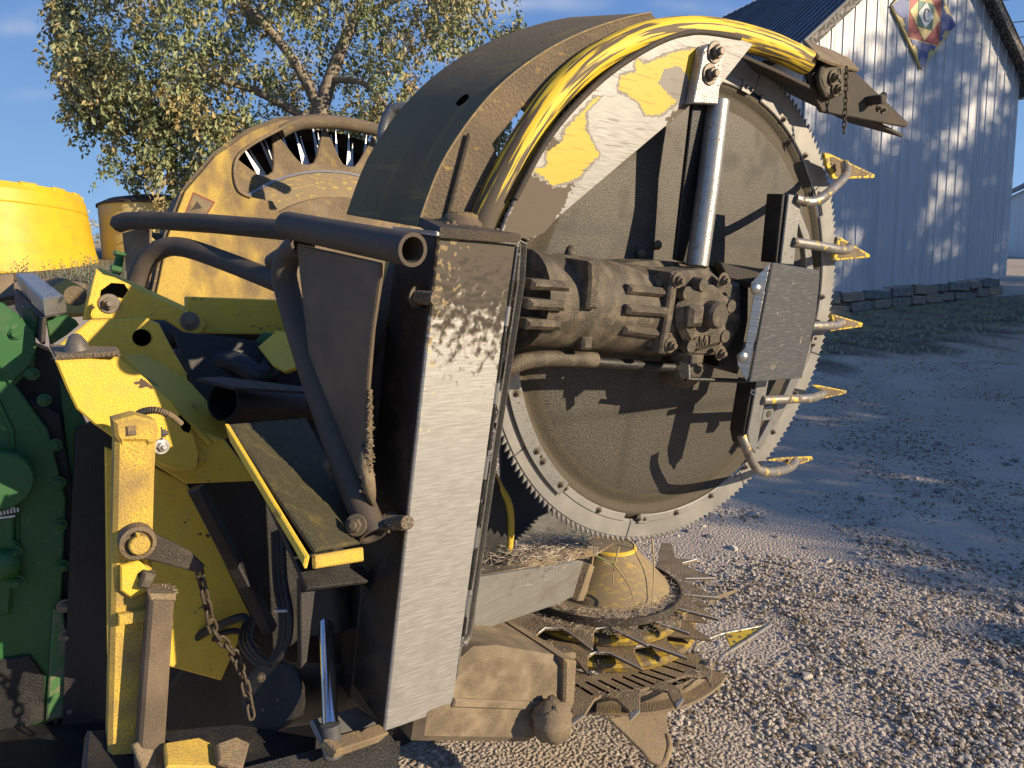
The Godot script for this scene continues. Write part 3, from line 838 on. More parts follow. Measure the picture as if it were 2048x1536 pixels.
func build_barn() -> void:
	var t := thing("barn", "white metal sided barn with dark roof on a stone foundation", "barn", GABLE.origin)
	var top := func(a: float) -> float: return minf(4.58 + 0.825 * (a + 0.31), 6.40 - 0.85 * (a - 5.06))
	var low := func(a: float) -> float: return 0.27 + 0.074 * a
	# core behind the sheets
	part("wall", plate(p2([-0.05, 0.2, 6.5, 0.6, 6.5, 4.9, 3.5, 7.4, -0.05, 4.5]), -0.05, -14.0, 0.0), M.siding, t, GABLE)
	# ribbed sheets, one by one
	var w := 0.303
	var a := -0.05
	var k := 0
	while a < 6.6:
		var b := minf(a + w, 6.62)
		var p := PackedVector2Array()
		var y0: float = low.call(a + (0.0 if k % 3 else 0.1)) + (-0.02 if (k / 4) % 2 else 0.015)
		p.append_array([Vector2(a, y0), Vector2(b, y0 + 0.01)])
		p.append(Vector2(b, top.call(b) - 0.04))
		if a < 3.5 and b > 3.5: p.append(Vector2(3.5, 7.6))
		p.append(Vector2(a, top.call(a) - 0.04))
		var m := plate(p, 0.0, 0.003 + 0.0015 * (k % 2), 0.0)
		# the standing rib at its left edge, and two shallow ones
		for s in [[0.02, 0.02, 0.02], [0.115, 0.014, 0.004], [0.215, 0.014, 0.004]]:
			var x: float = a + s[0]
			if x + s[1] > 6.6: continue
			var q := PackedVector2Array([Vector2(x - s[1], 0.003), Vector2(x - s[1] * 0.45, 0.003 + s[2]), Vector2(x + s[1] * 0.45, 0.003 + s[2]), Vector2(x + s[1], 0.003)])
			var h0: float = y0 + 0.002
			var h1: float = top.call(x) - 0.06
			var rb := plate(q, -h0, -h1, 0.0)
			m.add(rb, Transform3D(Basis(Vector3(1, 0, 0), Vector3(0, 0, 1), Vector3(0, -1, 0)), Vector3(0, 0, 0.001)))
		part("siding_sheet", m, M.siding, t, GABLE)
		a = b
		k += 1
	# roof: ribbed sheets on both slopes
	for s in [[Vector2(-0.55, 4.42), Vector2(3.52, 7.76), 1.0], [Vector2(7.05, 4.72), Vector2(3.48, 7.75), -1.0]]:
		var e: Vector2 = s[0]
		var r: Vector2 = s[1]
		var dir: Vector2 = (r - e).normalized()
		var nn: Vector2 = Vector2(-dir.y, dir.x) * float(s[2])
		var bx := Basis(Vector3(0, 0, -1), Vector3(dir.x, dir.y, 0), Vector3(nn.x, nn.y, 0))
		var len: float = e.distance_to(r)
		for i in 20:
			var z := i * 0.6 - 0.3
			var m := box(Vector3(z + 0.3, len / 2, 0.006 + 0.003 * (i % 2)), Vector3(0.6, len, 0.012), Basis.IDENTITY, 0.0)
			for q in 3:
				m.add(box(Vector3(z + 0.03 + q * 0.2, len / 2, 0.025), Vector3(0.035, len - 0.004, 0.03), Basis.IDENTITY, 0.01), I)
			part("roof_sheet", m, M.roof, t, GABLE * Transform3D(bx, Vector3(e.x, e.y, 0)))
		# rake board and barge trim under the roof edge
		part("rake_board", box(Vector3(-0.26, len / 2 - 0.02, -0.09), Vector3(0.05, len - 0.06, 0.16), Basis.IDENTITY, 0.006), M.trim, t, GABLE * Transform3D(bx, Vector3(e.x, e.y, 0)))
		part("soffit", box(Vector3(-0.1, len / 2 - 0.02, -0.03), Vector3(0.25, len - 0.06, 0.04), Basis.IDENTITY, 0.004), M.trim, t, GABLE * Transform3D(bx, Vector3(e.x, e.y, 0)))
	# stone foundation
	part("foundation", plate(p2([-0.1, -0.5, 6.25, -0.3, 6.25, 0.66, -0.1, 0.18]), -0.02, -14.0, 0.0), M.mortar, t, GABLE)
	rng.seed = 21
	for row in 4:
		var x := -0.1 - rng.randf() * 0.3
		while x < 6.3:
			var len := rng.randf_range(0.28, 0.85)
			var y := -0.52 + row * 0.20 + 0.074 * x
			var hgt := 0.19 + rng.randf_range(-0.03, 0.015)
			var sp := PackedVector2Array()
			var hx := len * 0.485
			var hy := hgt * 0.485
			for q in [[-1, -1], [-0.3, -1], [0.4, -1], [1, -1], [1, 0.1], [1, 1], [0.3, 1], [-0.4, 1], [-1, 1], [-1, -0.1]]:
				var cut := 0.13 if absf(q[0]) == 1.0 and absf(q[1]) == 1.0 else 0.05
				sp.append(Vector2(q[0] * hx * (1.0 - rng.randf() * cut), q[1] * hy * (1.0 - rng.randf() * cut * 1.6)))
			var m := plate(sp, -0.1, rng.randf_range(0.035, 0.075), 0.016)
			part("stone", m, M["stone%d" % (rng.randi() % 3)], t, GABLE * Transform3D(Basis(Vector3(0, 0, 1), rng.randf_range(-0.03, 0.07)), Vector3(minf(x + len / 2, 6.2), y + hgt / 2, -0.02)))
			x += len
	part("lightning_rod", tube([Vector3(0, 0, 0), Vector3(0, 1.6, 0)], 0.015, 6), M.wire, t, GABLE * Transform3D(Basis.IDENTITY, Vector3(3.5, 7.7, -10.5)))
	# painted quilt board
	var s := thing("quilt_board", "diamond quilt board in red, blue and cream lettered C high on the barn", "barn sign", GABLE * Vector3(3.1, 5.67, 0.06))
	var F := GABLE * Transform3D(Basis(Vector3(0, 0, 1), 0.0), Vector3(3.1, 5.67, 0.07))
	var R := 1.0
	var q := 0.54
	var d := func(pts: PackedVector2Array, z: float, mt: Material, called: String) -> void: part(called, plate(pts, z - 0.004, z, 0.0), mt, s, F)
	part("board", plate(PackedVector2Array([Vector2(R, 0), Vector2(0, R), Vector2(-R, 0), Vector2(0, -R)]), -0.04, 0.0, 0.003), M.cream, s, F)
	d.call(PackedVector2Array([Vector2(-q, -q), Vector2(q, -q), Vector2(q, q), Vector2(-q, q)]) * Transform2D(0.0, Vector2.ONE * 0.88, 0.0, Vector2.ZERO), 0.006, M.red, "red_square")
	var q2 := q * 0.88
	d.call(PackedVector2Array([Vector2(q2, 0), Vector2(0, q2), Vector2(-q2, 0), Vector2(0, -q2)]), 0.012, M.cream, "cream_diamond")
	var q3 := q2 * 0.5
	d.call(PackedVector2Array([Vector2(-q3, -q3), Vector2(q3, -q3), Vector2(q3, q3), Vector2(-q3, q3)]), 0.018, M.teal, "green_square")
	d.call(PackedVector2Array([Vector2(q3, 0), Vector2(0, q3), Vector2(-q3, 0), Vector2(0, -q3)]), 0.024, M.sign_white, "white_diamond")
	for i in 4:
		var rot := Transform2D(i * PI / 2, Vector2.ZERO)
		var tri := func(pts: PackedVector2Array) -> PackedVector2Array: return rot * pts
		# a blue arrow head on each side, with saw teeth along its edges
		d.call(tri.call(PackedVector2Array([Vector2(-0.16, -0.5), Vector2(0.16, -0.5), Vector2(0.16, -0.72), Vector2(0.12, -0.85), Vector2(0, -0.99), Vector2(-0.12, -0.85), Vector2(-0.16, -0.72)])), 0.007 + 0.0, M.blue, "blue_arm")
		for sgn in [-1.0, 1.0]:
			d.call(tri.call(PackedVector2Array([Vector2(sgn * 0.17, -0.5), Vector2(sgn * 0.17, -0.66), Vector2(sgn * 0.33, -0.5)])), 0.0085, M.blue, "blue_tooth")
			d.call(tri.call(PackedVector2Array([Vector2(sgn * 0.30, -0.5), Vector2(sgn * 0.30, -0.62), Vector2(sgn * 0.42, -0.5)])), 0.0105, M.blue, "blue_tooth")
	var tm := TextMesh.new()
	var sf := SystemFont.new()
	sf.font_names = PackedStringArray(["Droid Serif"])
	tm.font = sf; tm.text = "C"; tm.font_size = 64; tm.pixel_size = 0.0052; tm.depth = 0.006
	part("letter", tm, M.letter, s, F * Transform3D(Basis.IDENTITY, Vector3(0, 0, 0.028)))

func build_far_things() -> void:
	# farther white building at the right edge
	var at := Vector3(25.5, ground_y(25.5, -33), -33)
	var fx := Transform3D(Basis(UP, -0.35), at)
	var t := thing("white_shed", "far white metal shed with small window, beyond the barn corner", "shed", at)
	part("wall", box(Vector3(4, 1.5, -4), Vector3(10, 4.4, 8)), M.siding, t, fx)
	part("roof", plate(p2([-1.3, 3.7, 4, 6.2, 9.3, 3.7, 9.3, 3.9, 4, 6.5, -1.3, 3.9]), -8.4, 0.4, 0.01), M.roof, t, fx)
	part("foundation", box(Vector3(4, -0.55, -3.95), Vector3(10.1, 0.5, 8.1)), M.mortar, t, fx)
	var w := part("window", box(Vector3(0.2, 1.0, 0.03), Vector3(0.9, 1.3, 0.06)), M.trim, t, fx)
	part("pane", box(Vector3(0.2, 1.0, 0.065), Vector3(0.7, 1.1, 0.01)), plain(Color(0.5, 0.5, 0.46), 0.15), w, fx)
	for i in 16:
		part("siding_rib", box(Vector3(-0.9 + i * 0.62, 1.5, 0.012), Vector3(0.05, 4.3, 0.05)), M.siding, t, fx)
	# power lines in the upper right
	for i in 5:
		var y0: float = [14.6, 13.7, 13.1, 11.2, 10.7][i]
		var c := []
		for k in 13:
			var u := k / 12.0
			c.append(Vector3(16 + 22 * u, y0 - 1.0 + 4.2 * u - 0.9 * sin(u * PI), -30 + 2 * u))
		var wr := part("power_line", tube(c, 0.02 if i < 4 else 0.035, 5), M.wire, null)
		tag(wr, ["uppermost thin power line right of the barn roof", "second thin power line from the top, right of the barn roof", "middle power line right of the barn roof", "fourth power line from the top, right of the barn roof", "thick lowest power cable right of the barn roof"][i], "power line", "power lines beside the barn")
	# tanks on the bank
	var ty := ground_y(-11.9, -16)
	var tk := thing("yellow_tank", "bright yellow plastic liquid tank with drain valve on the bank", "tank", Vector3(-12.35, ty - 0.16, -16.6))
	var X := Transform3D(Basis(Vector3(1, 0, 0), Vector3(0, 0, -1), Vector3(0, 1, 0)), Vector3(-12.35, ty - 0.16, -16.6))
	part("shell", lathe(PackedVector2Array([Vector2(0, 0), Vector2(2.5, 0), Vector2(2.52, 0.06), Vector2(2.38, 0.70), Vector2(2.265, 1.52), Vector2(2.28, 1.54), Vector2(2.265, 1.56), Vector2(2.225, 1.82), Vector2(2.15, 1.97)]), 64), M.tank, tk, X)
	part("lid", lathe(PackedVector2Array([Vector2(2.15, 1.97), Vector2(1.85, 1.96), Vector2(0.6, 2.03), Vector2(0.5, 2.1), Vector2(0, 2.1)]), 48), M.tank, tk, X)
	for i in 18:
		var an := -2.9 + i * TAU / 18.0
		var b := Basis(Vector3(-sin(an), cos(an), 0), Vector3(0, 0, 1), Vector3(cos(an), sin(an), 0))
		part("rib", box(Vector3.ZERO, Vector3(0.36, 0.3, 0.1), b, 0.03), M.tank, tk, X * Transform3D(Basis.IDENTITY, Vector3(cos(an) * 2.13, sin(an) * 2.13, 1.85)))
	for an in [-1.32, -0.98, -1.66]:
		part("seam", bar(Vector3(cos(an) * 2.59, sin(an) * 2.51, 0.1), Vector3(cos(an) * 2.335, sin(an) * 2.27, 1.53), 0.03, 0.03, Vector3(-sin(an), cos(an), 0)), M.tank, tk, X)
	var va := -1.02
	var valve := part("valve", lathe(PackedVector2Array([Vector2(0.09, -0.1), Vector2(0.09, 0.08), Vector2(0.06, 0.1), Vector2(0.06, 0.2), Vector2(0, 0.2)]), 16), M.black, tk, X * aim(Vector3(cos(va) * 2.46, sin(va) * 2.46, 0.3), Vector3(cos(va), sin(va), 0)))
	part("handle", box(Vector3(-0.12, 0.09, 0.14), Vector3(0.32, 0.03, 0.03)), M.black, valve, gx[valve])
	var tz := Vector3(-9.45, ground_y(-9.45, -19.6) - 0.25, -19.6)
	var tp := thing("pale_tank", "faded yellow tank with domed grey lid behind the harvester pipe", "tank", tz)
	var Y := Transform3D(Basis(Vector3(1, 0, 0), Vector3(0, 0, -1), Vector3(0, 1, 0)), tz)
	part("shell", lathe(PackedVector2Array([Vector2(1.47, -0.2), Vector2(1.5, 0.2), Vector2(1.54, 1.5)]), 48), M.tank_pale, tp, Y)
	part("lid", lathe(PackedVector2Array([Vector2(1.58, 1.48), Vector2(1.58, 1.53), Vector2(1.3, 1.68), Vector2(0.7, 1.82), Vector2(0, 1.84)]), 48, 0, TAU, true), M.dark_dust, tp, Y)
	# weeds round the tanks
	rng.seed = 31
	var wl := MB.new()
	for i in 16:
		var h := 0.08 + i * 0.045
		var an := i * 2.4
		var d := Vector3(cos(an), 0.5, sin(an)).normalized()
		var s := d.cross(UP).normalized() * 0.022
		var a := Vector3(0.03 * sin(i), h, 0.03 * cos(i))
		var l := 0.2 * (1.1 - h)
		wl.tri(a, a + d * l * 0.5 + s, a + d * l, UP, UP, UP)
		wl.tri(a, a + d * l, a + d * l * 0.5 - s, UP, UP, UP)
	tube([Vector3.ZERO, Vector3(0.02, 0.4, 0.01), Vector3(0.03, 0.8, 0.03)], 0.008, 5, 0.0, 0.003, wl)
	var spots := [[-10.9, -13.6, 0.85, "tall grey green weed clump left in front of the yellow tank"], [-8.95, -13.4, 0.75, "bushy weed clump against the right foot of the yellow tank"], [-7.9, -13.3, 0.8, "dense weed clump between the yellow tank and the harvester"], [-8.4, -14.4, 0.7, "weeds under the faded tank"]]
	for s in spots:
		var c := Vector3(s[0], ground_y(s[0], s[1]), s[1])
		var w2 := thing("weed_clump", s[3], "weed", c, "weeds round the tanks")
		var px := []
		var pc := []
		for k in 46:
			var o := Vector3(rng.randfn() * 0.38, 0, rng.randfn() * 0.3)
			px.append(Transform3D(Basis(UP, rng.randf() * TAU).rotated(Vector3.RIGHT, rng.randf_range(-0.45, 0.45)).rotated(Vector3.BACK, rng.randf_range(-0.45, 0.45)).scaled(Vector3.ONE * s[2] * rng.randf_range(0.35, 1.0) * exp(-o.length() * 0.7)), c + o))
			pc.append(L(Color(0.05, 0.07, 0.025).lerp(Color(0.13, 0.12, 0.06), rng.randf())))
		joined("leaves", wl, M.leaf, w2, px, pc)
	# brush far behind
	var r := RandomNumberGenerator.new()
	r.seed = 8
	var spb := sprig(5, 0.0, 0.16, 12, 0.5)
	var hl := thing("far_hedgerow", "brown green brush along the field edge behind the tanks", "hedgerow", Vector3(-24, ground_y(-24, -42), -42))
	hl.set_meta("kind", "stuff")
	var cl := []
	for i in 40: cl.append([Vector3(-44 + i * 1.0 + r.randf(), ground_y(-30, -42) + r.randf_range(-0.6, 0.5), -42 + r.randf_range(-1, 1)), Vector3(1.3, 1.2, 1.0), 1.0])
	crown(hl, cl, 60, spb, [L(Color(0.10, 0.09, 0.045)), L(Color(0.15, 0.11, 0.06)), L(Color(0.07, 0.085, 0.035))], r, "brush")

func build_trees() -> void:
	var r := RandomNumberGenerator.new()
	r.seed = 77
	# the big tree behind the header
	var K := 1.35
	var far := func(p: Vector3) -> Vector3: return Vector3(p.x * K + 0.35, 1.55 + (p.y - 1.55) * K, p.z * K)
	var base: Vector3 = far.call(Vector3(-4.15, 1.2, -14.5))
	var t := thing("tree", "big drooping tree with yellowing autumn leaves behind the header", "tree", base)
	var fork := Vector3(-4.05, 5.5, -14.5)
	part("trunk", tube(spline([base, far.call(Vector3(-4.3, 3.2, -14.45)), far.call(Vector3(-4.18, 4.4, -14.5)), far.call(fork)], 5), 0.40, 14, 0.0, 0.26), M.bark, t)
	limb(t, [far.call(fork), far.call(Vector3(-3.7, 6.6, -14.7)), far.call(Vector3(-3.2, 8.0, -14.9)), far.call(Vector3(-3.4, 9.6, -14.8))], 0.221, 0.052)
	limb(t, [far.call(fork), far.call(Vector3(-4.5, 6.4, -14.2)), far.call(Vector3(-5.4, 7.4, -14.0)), far.call(Vector3(-6.3, 8.2, -14.2))], 0.169, 0.039)
	limb(t, [far.call(Vector3(-3.85, 6.1, -14.6)), far.call(Vector3(-3.1, 5.9, -14.2)), far.call(Vector3(-2.4, 5.2, -14.0)), far.call(Vector3(-1.6, 4.9, -14.0))], 0.104, 0.026)
	limb(t, [far.call(Vector3(-4.1, 5.2, -14.5)), far.call(Vector3(-5.2, 5.7, -13.8)), far.call(Vector3(-6.4, 5.8, -13.4)), far.call(Vector3(-7.6, 5.3, -13.4))], 0.130, 0.026)
	limb(t, [far.call(Vector3(-3.5, 7.3, -14.8)), far.call(Vector3(-2.2, 7.6, -14.4)), far.call(Vector3(-1.2, 7.3, -14.1)), far.call(Vector3(-0.6, 6.6, -14))], 0.091, 0.026)
	var cl := []
	for i in 270:
		var a := r.randf() * TAU
		var q := sqrt(r.randf())
		var x := cos(a) * q * 4.3
		var z := sin(a) * q * 3.4
		var shell := sqrt(maxf(0.0, 1.0 - q * q))
		var lift := r.randf()
		var y := 5.6 + 4.6 * shell * pow(lift, 0.7) + r.randf_range(-0.5, 0.3) - 0.8 * q * q * (1.0 - lift)
		if y < 5.6 and absf(x) < 1.3: continue
		if absf(x - 0.35) < 0.6 and z > -0.6 and y < 6.6: continue
		if x > 2.2 and r.randf() < 0.45: continue
		cl.append([far.call(Vector3(-4.35 + x, y, -14.5 + z)), Vector3(0.66, 0.6, 0.66), r.randf_range(0.4, 1.2)])
	# hanging strands at the left and along the skirt
	for s in [[-8.6, 6.2, -14.2, 0.9], [-8.1, 5.6, -13.6, 1.0], [-7.3, 5.5, -13.3, 1.6], [-6.8, 5.0, -13.4, 1.3], [-6.3, 4.9, -13.2, 1.9], [-5.7, 4.6, -13.3, 1.6], [-8.8, 7.2, -14.2, 1.0], [-5.2, 4.7, -13.6, 1.5], [-4.9, 4.2, -14, 1.1], [-3.2, 4.5, -13.6, 1.1], [-2.4, 4.8, -13.4, 1.2], [-1.5, 4.9, -13.6, 1.2], [-0.7, 5.6, -14.0, 1.1], [-2.0, 4.2, -14.4, 0.9], [-0.4, 6.4, -14.2, 1.0]]:
		for k in 8:
			var len: float = s[3] * r.randf_range(0.5, 1.25)
			var x: float = s[0] + r.randf_range(-0.35, 0.35)
			var z: float = s[2] + r.randf_range(-0.4, 0.4)
			for j in 5: cl.append([far.call(Vector3(x + r.randf_range(-0.08, 0.08), s[1] + 0.5 - len * j / 4.0, z)), Vector3(0.2, 0.33, 0.2), 0.2])
	var pal := [L(Color(0.036, 0.05, 0.012)), L(Color(0.05, 0.06, 0.014)), L(Color(0.10, 0.072, 0.018)), L(Color(0.024, 0.036, 0.01)), L(Color(0.15, 0.08, 0.016)), L(Color(0.04, 0.05, 0.013)), L(Color(0.045, 0.06, 0.016))]
	crown(t, cl, 25, sprig(1, 0.8, 0.125, 12, 0.55), pal, r)
	# trees beyond the right of the picture: they shade the yard and the barn
	var green := [L(Color(0.05, 0.075, 0.02)), L(Color(0.08, 0.095, 0.025))]
	var sp := sprig(2, 0.4, 0.16, 12, 0.5)
	var sites := SHADE
	for s in sites:
		var b := Vector3(s[0], ground_y(s[0], s[1]), s[1])
		var y := thing("tree", s[4], "tree", b)
		part("trunk", tube([b, b + Vector3(0.05, s[2] * 0.45, 0), b + Vector3(0, s[2] * 0.8, 0.1)], 0.22, 10, 0.0, 0.08), M.bark, y)
		var cc := []
		for i in int(minf(s[2] * s[3] * 9.0, 190.0)):
			var d := Vector3(r.randfn(), r.randfn(), r.randfn()).normalized() * pow(r.randf(), 0.4)
			cc.append([b + Vector3(0, s[2] * 0.56, 0) + d * Vector3(s[3], s[2] * 0.46, s[3]), Vector3(0.6, 0.5, 0.6), 1.0])
		crown(y, cc, int(s[5]), sp, green, r)
	# a utility pole there throws the thin stripe across the yard
	var pp := Vector3(15.2, 0, 2.65)
	var pole := thing("utility_pole", "wooden utility pole standing right of the yard", "utility pole", Vector3(pp.x, ground_y(pp.x, pp.z), pp.z))
	part("pole", tube([Vector3(pp.x, -0.2, pp.z), Vector3(pp.x, 4.4, pp.z)], 0.17, 12, 0.0, 0.13), M.bark, pole)

const SHADE := [
	[14.0, -0.9, 5.0, 2.3, "low round tree nearest the yard, right of the picture", 40],
	[15.4, -4.2, 5.4, 2.6, "second low tree right of the yard", 40],
	[26.3, -3.9, 12.6, 3.4, "mid sized tree well right of the yard", 36],
	[28.9, -6.9, 15.5, 3.2, "tall tree opposite the barn gable", 34],
	[31.7, -9.5, 15.4, 3.6, "tall tree farthest up the yard", 34],
]

# ---------------------------------------------------------------- the corn header
func uv_polys(polys: Array, frame: PackedVector2Array) -> Array:
	var bb := Rect2(frame[0], Vector2.ZERO)
	for c in frame: bb = bb.expand(c)
	var o := []
	for p in polys:
		var q := PackedVector2Array()
		for c in p: q.append((c - bb.position) / bb.size)
		o.append(q)
	return o

func ring_sector(r0: float, r1: float, a0: float, a1: float, k: int) -> PackedVector2Array:
	var o := PackedVector2Array()
	for i in k + 1: o.append(Vector2.from_angle(lerpf(a0, a1, i / float(k))) * r1)
	for i in k + 1: o.append(Vector2.from_angle(lerpf(a1, a0, i / float(k))) * r0)
	return o

# a star wheel: teeth with round gullets
func star(r0: float, r1: float, teeth: int, inner: float, a0: float, a1: float, lean := 0.0) -> PackedVector2Array:
	var o := PackedVector2Array()
	var step := (a1 - a0) / teeth
	for i in teeth:
		var a := a0 + i * step
		o.append(Vector2.from_angle(a + step * (0.02 + lean)) * r1)
		o.append(Vector2.from_angle(a + step * 0.26) * lerpf(r0, r1, 0.22))
		o.append(Vector2.from_angle(a + step * 0.36) * lerpf(r0, r1, 0.04))
		o.append(Vector2.from_angle(a + step * 0.5) * r0)
		o.append(Vector2.from_angle(a + step * 0.64) * lerpf(r0, r1, 0.04))
		o.append(Vector2.from_angle(a + step * 0.74) * lerpf(r0, r1, 0.22))
		o.append(Vector2.from_angle(a + step * (0.98 + lean)) * r1)
	for i in teeth + 1: o.append(Vector2.from_angle(lerpf(a1, a0, i / float(teeth))) * inner)
	return o

func build_header() -> void:
	var h := thing("rotary_corn_header", "folded rotary corn header with large toothed disc, yellow arch and silver post", "corn header", Vector3(0.2, 0, -2.3))
	near_wing(h)
	frame_pipes(h)
	far_wing(h)
	lower_rotor(h)
	mount(h)

func near_wing(h: Node3D) -> void:
	# rotor disc
	part("rotor_disc", lathe(PackedVector2Array([Vector2(0.565, 0.0), Vector2(0.55, 0.004), Vector2(0.5, 0.009), Vector2(0.35, 0.02), Vector2(0.2, 0.03), Vector2(0.001, 0.033)]), 96, 0, TAU, true), M.disc, h, WING)
	var rim := lathe(PackedVector2Array([Vector2(0.66, -0.045), Vector2(0.652, -0.02), Vector2(0.632, 0.0), Vector2(0.62, 0.0), Vector2(0.612, -0.012), Vector2(0.60, -0.014), Vector2(0.588, -0.004), Vector2(0.565, 0.0)]), 96, 0, TAU, true)
	part("disc_rim", rim, M.disc_edge, h, WING)
	part("disc_back", lathe(PackedVector2Array([Vector2(0.68, -0.10), Vector2(0.68, -0.05), Vector2(0.655, -0.046)]), 64), M.black, h, WING)
	# toothed blade in eight segments
	for k in 8:
		var a0 := deg_to_rad(-102.7 + 45.0 * k + 0.1)
		var a1 := deg_to_rad(-102.7 + 45.0 * (k + 1) - 0.1)
		var p := PackedVector2Array()
		for i in 25:
			var a := lerpf(a0, a1, i / 25.0)
			var b := lerpf(a0, a1, (i + 1) / 25.0)
			p.append(Vector2.from_angle(a) * 0.705)
			p.append(Vector2.from_angle(lerpf(a, b, 0.45)) * 0.711)
			p.append(Vector2.from_angle(lerpf(a, b, 0.94)) * 0.722)
		for i in 15: p.append(Vector2.from_angle(lerpf(a1, a0, i / 14.0)) * 0.648)
		var seg := part("blade_segment", plate(p, -0.008, 0.0, 0.002), M.blade, h, WING)
		part("blade_bevel", plate(ring_sector(0.652, 0.703, a0 + 0.001, a1 - 0.001, 14), 0.0005, 0.0035, 0.0025), M.blade, seg, WING)
		var strip := part("clamp_strip", plate(ring_sector(0.630, 0.655, a0 + 0.05, a1 - 0.05, 12), 0.0, 0.007, 0.003), M.blade, h, WING)
		for t in [0.05, 0.095, 0.38, 0.70]:
			var q := Vector2.from_angle(lerpf(a0, a1, t)) * 0.641
			bolt(strip, WING * aim(Vector3(q.x, q.y, 0.008), Vector3(0, 0, 1), 0.006, t * 9.0), M.bolt)
		part("clamp_pad", plate(ring_sector(0.626, 0.656, a0 - 0.012 + 0.05, a0 + 0.10, 4), 0.009, 0.012, 0.001), M.blade, strip, WING)
	var s2 := part("wear_strip", plate(ring_sector(0.627, 0.668, deg_to_rad(-166), deg_to_rad(-131), 14), 0.0095, 0.0145, 0.001), M.worn_steel, h, WING)
	for a in [-161.5, -145.5, -142.0, -133.0]:
		var q := Vector2.from_angle(deg_to_rad(a)) * 0.645
		bolt(s2, WING * aim(Vector3(q.x, q.y, 0.0145), Vector3(0, 0, 1), 0.0065, a), M.bolt)
	# disc studs
	for q in [Vector3(-0.261, 0.157, 0.035), Vector3(-0.204, 0.183, 0.035), Vector3(-0.221, 0.116, 0.035)]:
		part("stud", stud_mesh, M.bolt_dirty, h, WING * aim(q, Vector3(0, 0, 1), 0.011))
	# arch guard plate, its paint half gone
	var ap := p2([-0.765, 0.181, -0.738, 0.174, -0.674, 0.179, -0.645, 0.193, -0.618, 0.223, -0.229, 0.53, -0.138, 0.586, -0.034, 0.705, -0.088, 0.706, -0.233, 0.69, -0.331, 0.658, -0.434, 0.6, -0.53, 0.53, -0.618, 0.443, -0.678, 0.363, -0.722, 0.279, -0.749, 0.224])
	var yel := uv_polys([p2([-0.43, 0.596, -0.401, 0.589, -0.314, 0.631, -0.25, 0.651, -0.227, 0.656, -0.23, 0.566, -0.251, 0.543, -0.252, 0.585, -0.289, 0.606, -0.336, 0.592, -0.354, 0.557, -0.318, 0.538, -0.283, 0.527, -0.334, 0.489, -0.383, 0.484, -0.41, 0.507, -0.446, 0.518, -0.473, 0.521, -0.47, 0.553, -0.427, 0.568]),
		p2([-0.535, 0.498, -0.524, 0.498, -0.563, 0.463, -0.558, 0.425, -0.511, 0.376, -0.554, 0.336, -0.562, 0.322, -0.633, 0.296, -0.69, 0.324, -0.657, 0.333, -0.658, 0.366, -0.617, 0.394, -0.615, 0.417, -0.585, 0.447])], ap)
	var halo := uv_polys([p2([-0.437, 0.6, -0.402, 0.596, -0.317, 0.637, -0.252, 0.657, -0.22, 0.66, -0.22, 0.561, -0.25, 0.538, -0.275, 0.522, -0.33, 0.483, -0.385, 0.477, -0.415, 0.502, -0.448, 0.512, -0.48, 0.516, -0.478, 0.555, -0.436, 0.572]),
		p2([-0.54, 0.502, -0.517, 0.501, -0.555, 0.462, -0.551, 0.428, -0.504, 0.376, -0.547, 0.331, -0.557, 0.316, -0.632, 0.289, -0.697, 0.321, -0.664, 0.337, -0.665, 0.368, -0.624, 0.397, -0.623, 0.419, -0.591, 0.451])], ap)
	var dirt := uv_polys([p2([-0.77, 0.165, -0.728, 0.273, -0.697, 0.317, -0.633, 0.291, -0.573, 0.308, -0.608, 0.234, -0.644, 0.183]), p2([-0.316, 0.482, -0.242, 0.536, -0.205, 0.548, -0.2, 0.525, -0.248, 0.51, -0.305, 0.469]), p2([-0.661, 0.399, -0.618, 0.389, -0.626, 0.369, -0.661, 0.363])], ap)
	M.arch = mat(768, 0.0, [L(Color(0.22, 0.215, 0.205)), 0.55, 0.35], [
		{"s": 70, "f": 0.25, "o": 3, "sx": 16, "lo": 0.2, "hi": 0.9, "c": L(Color(0.33, 0.325, 0.31)), "r": 0.5},
		{"s": 71, "f": 0.05, "o": 4, "lo": 0, "hi": 1, "c": L(Color(0.20, 0.18, 0.15)), "r": 0.7, "m": 0.1, "a": 0.75, "polys": halo, "warp": 0.07},
		{"s": 73, "f": 0.05, "o": 4, "lo": 0, "hi": 1, "c": L(Color(0.11, 0.085, 0.06)), "r": 0.85, "m": 0.0, "a": 0.93, "polys": dirt, "warp": 0.15},
		{"s": 71, "f": 0.05, "o": 4, "lo": 0, "hi": 1, "c": L(Color(0.56, 0.36, 0.02)), "r": 0.5, "m": 0.0, "polys": yel, "warp": 0.07},
		{"s": 74, "f": 0.10, "o": 4, "sx": 12, "lo": 0.70, "hi": 0.76, "c": L(Color(0.12, 0.09, 0.06)), "r": 0.8, "m": 0.0, "a": 0.3}])
	part("arch_guard", plate(ap, 0.108, 0.12, 0.002), M.arch, h, WING, "arch plate of bare metal with large patches of yellow paint")
	var hoop := spline([Vector3(-0.79, 0.164, 0.07), Vector3(-0.769, 0.226, 0.07), Vector3(-0.73, 0.307, 0.07), Vector3(-0.678, 0.399, 0.07), Vector3(-0.611, 0.492, 0.07), Vector3(-0.52, 0.576, 0.07), Vector3(-0.406, 0.644, 0.07), Vector3(-0.281, 0.691, 0.07), Vector3(-0.145, 0.72, 0.07), Vector3(-0.01, 0.731, 0.07), Vector3(0.117, 0.733, 0.07), Vector3(0.262, 0.722, 0.07)], 5)
	part("hoop_tube", tube(hoop, 0.034, 20), M.hoop, h, WING)
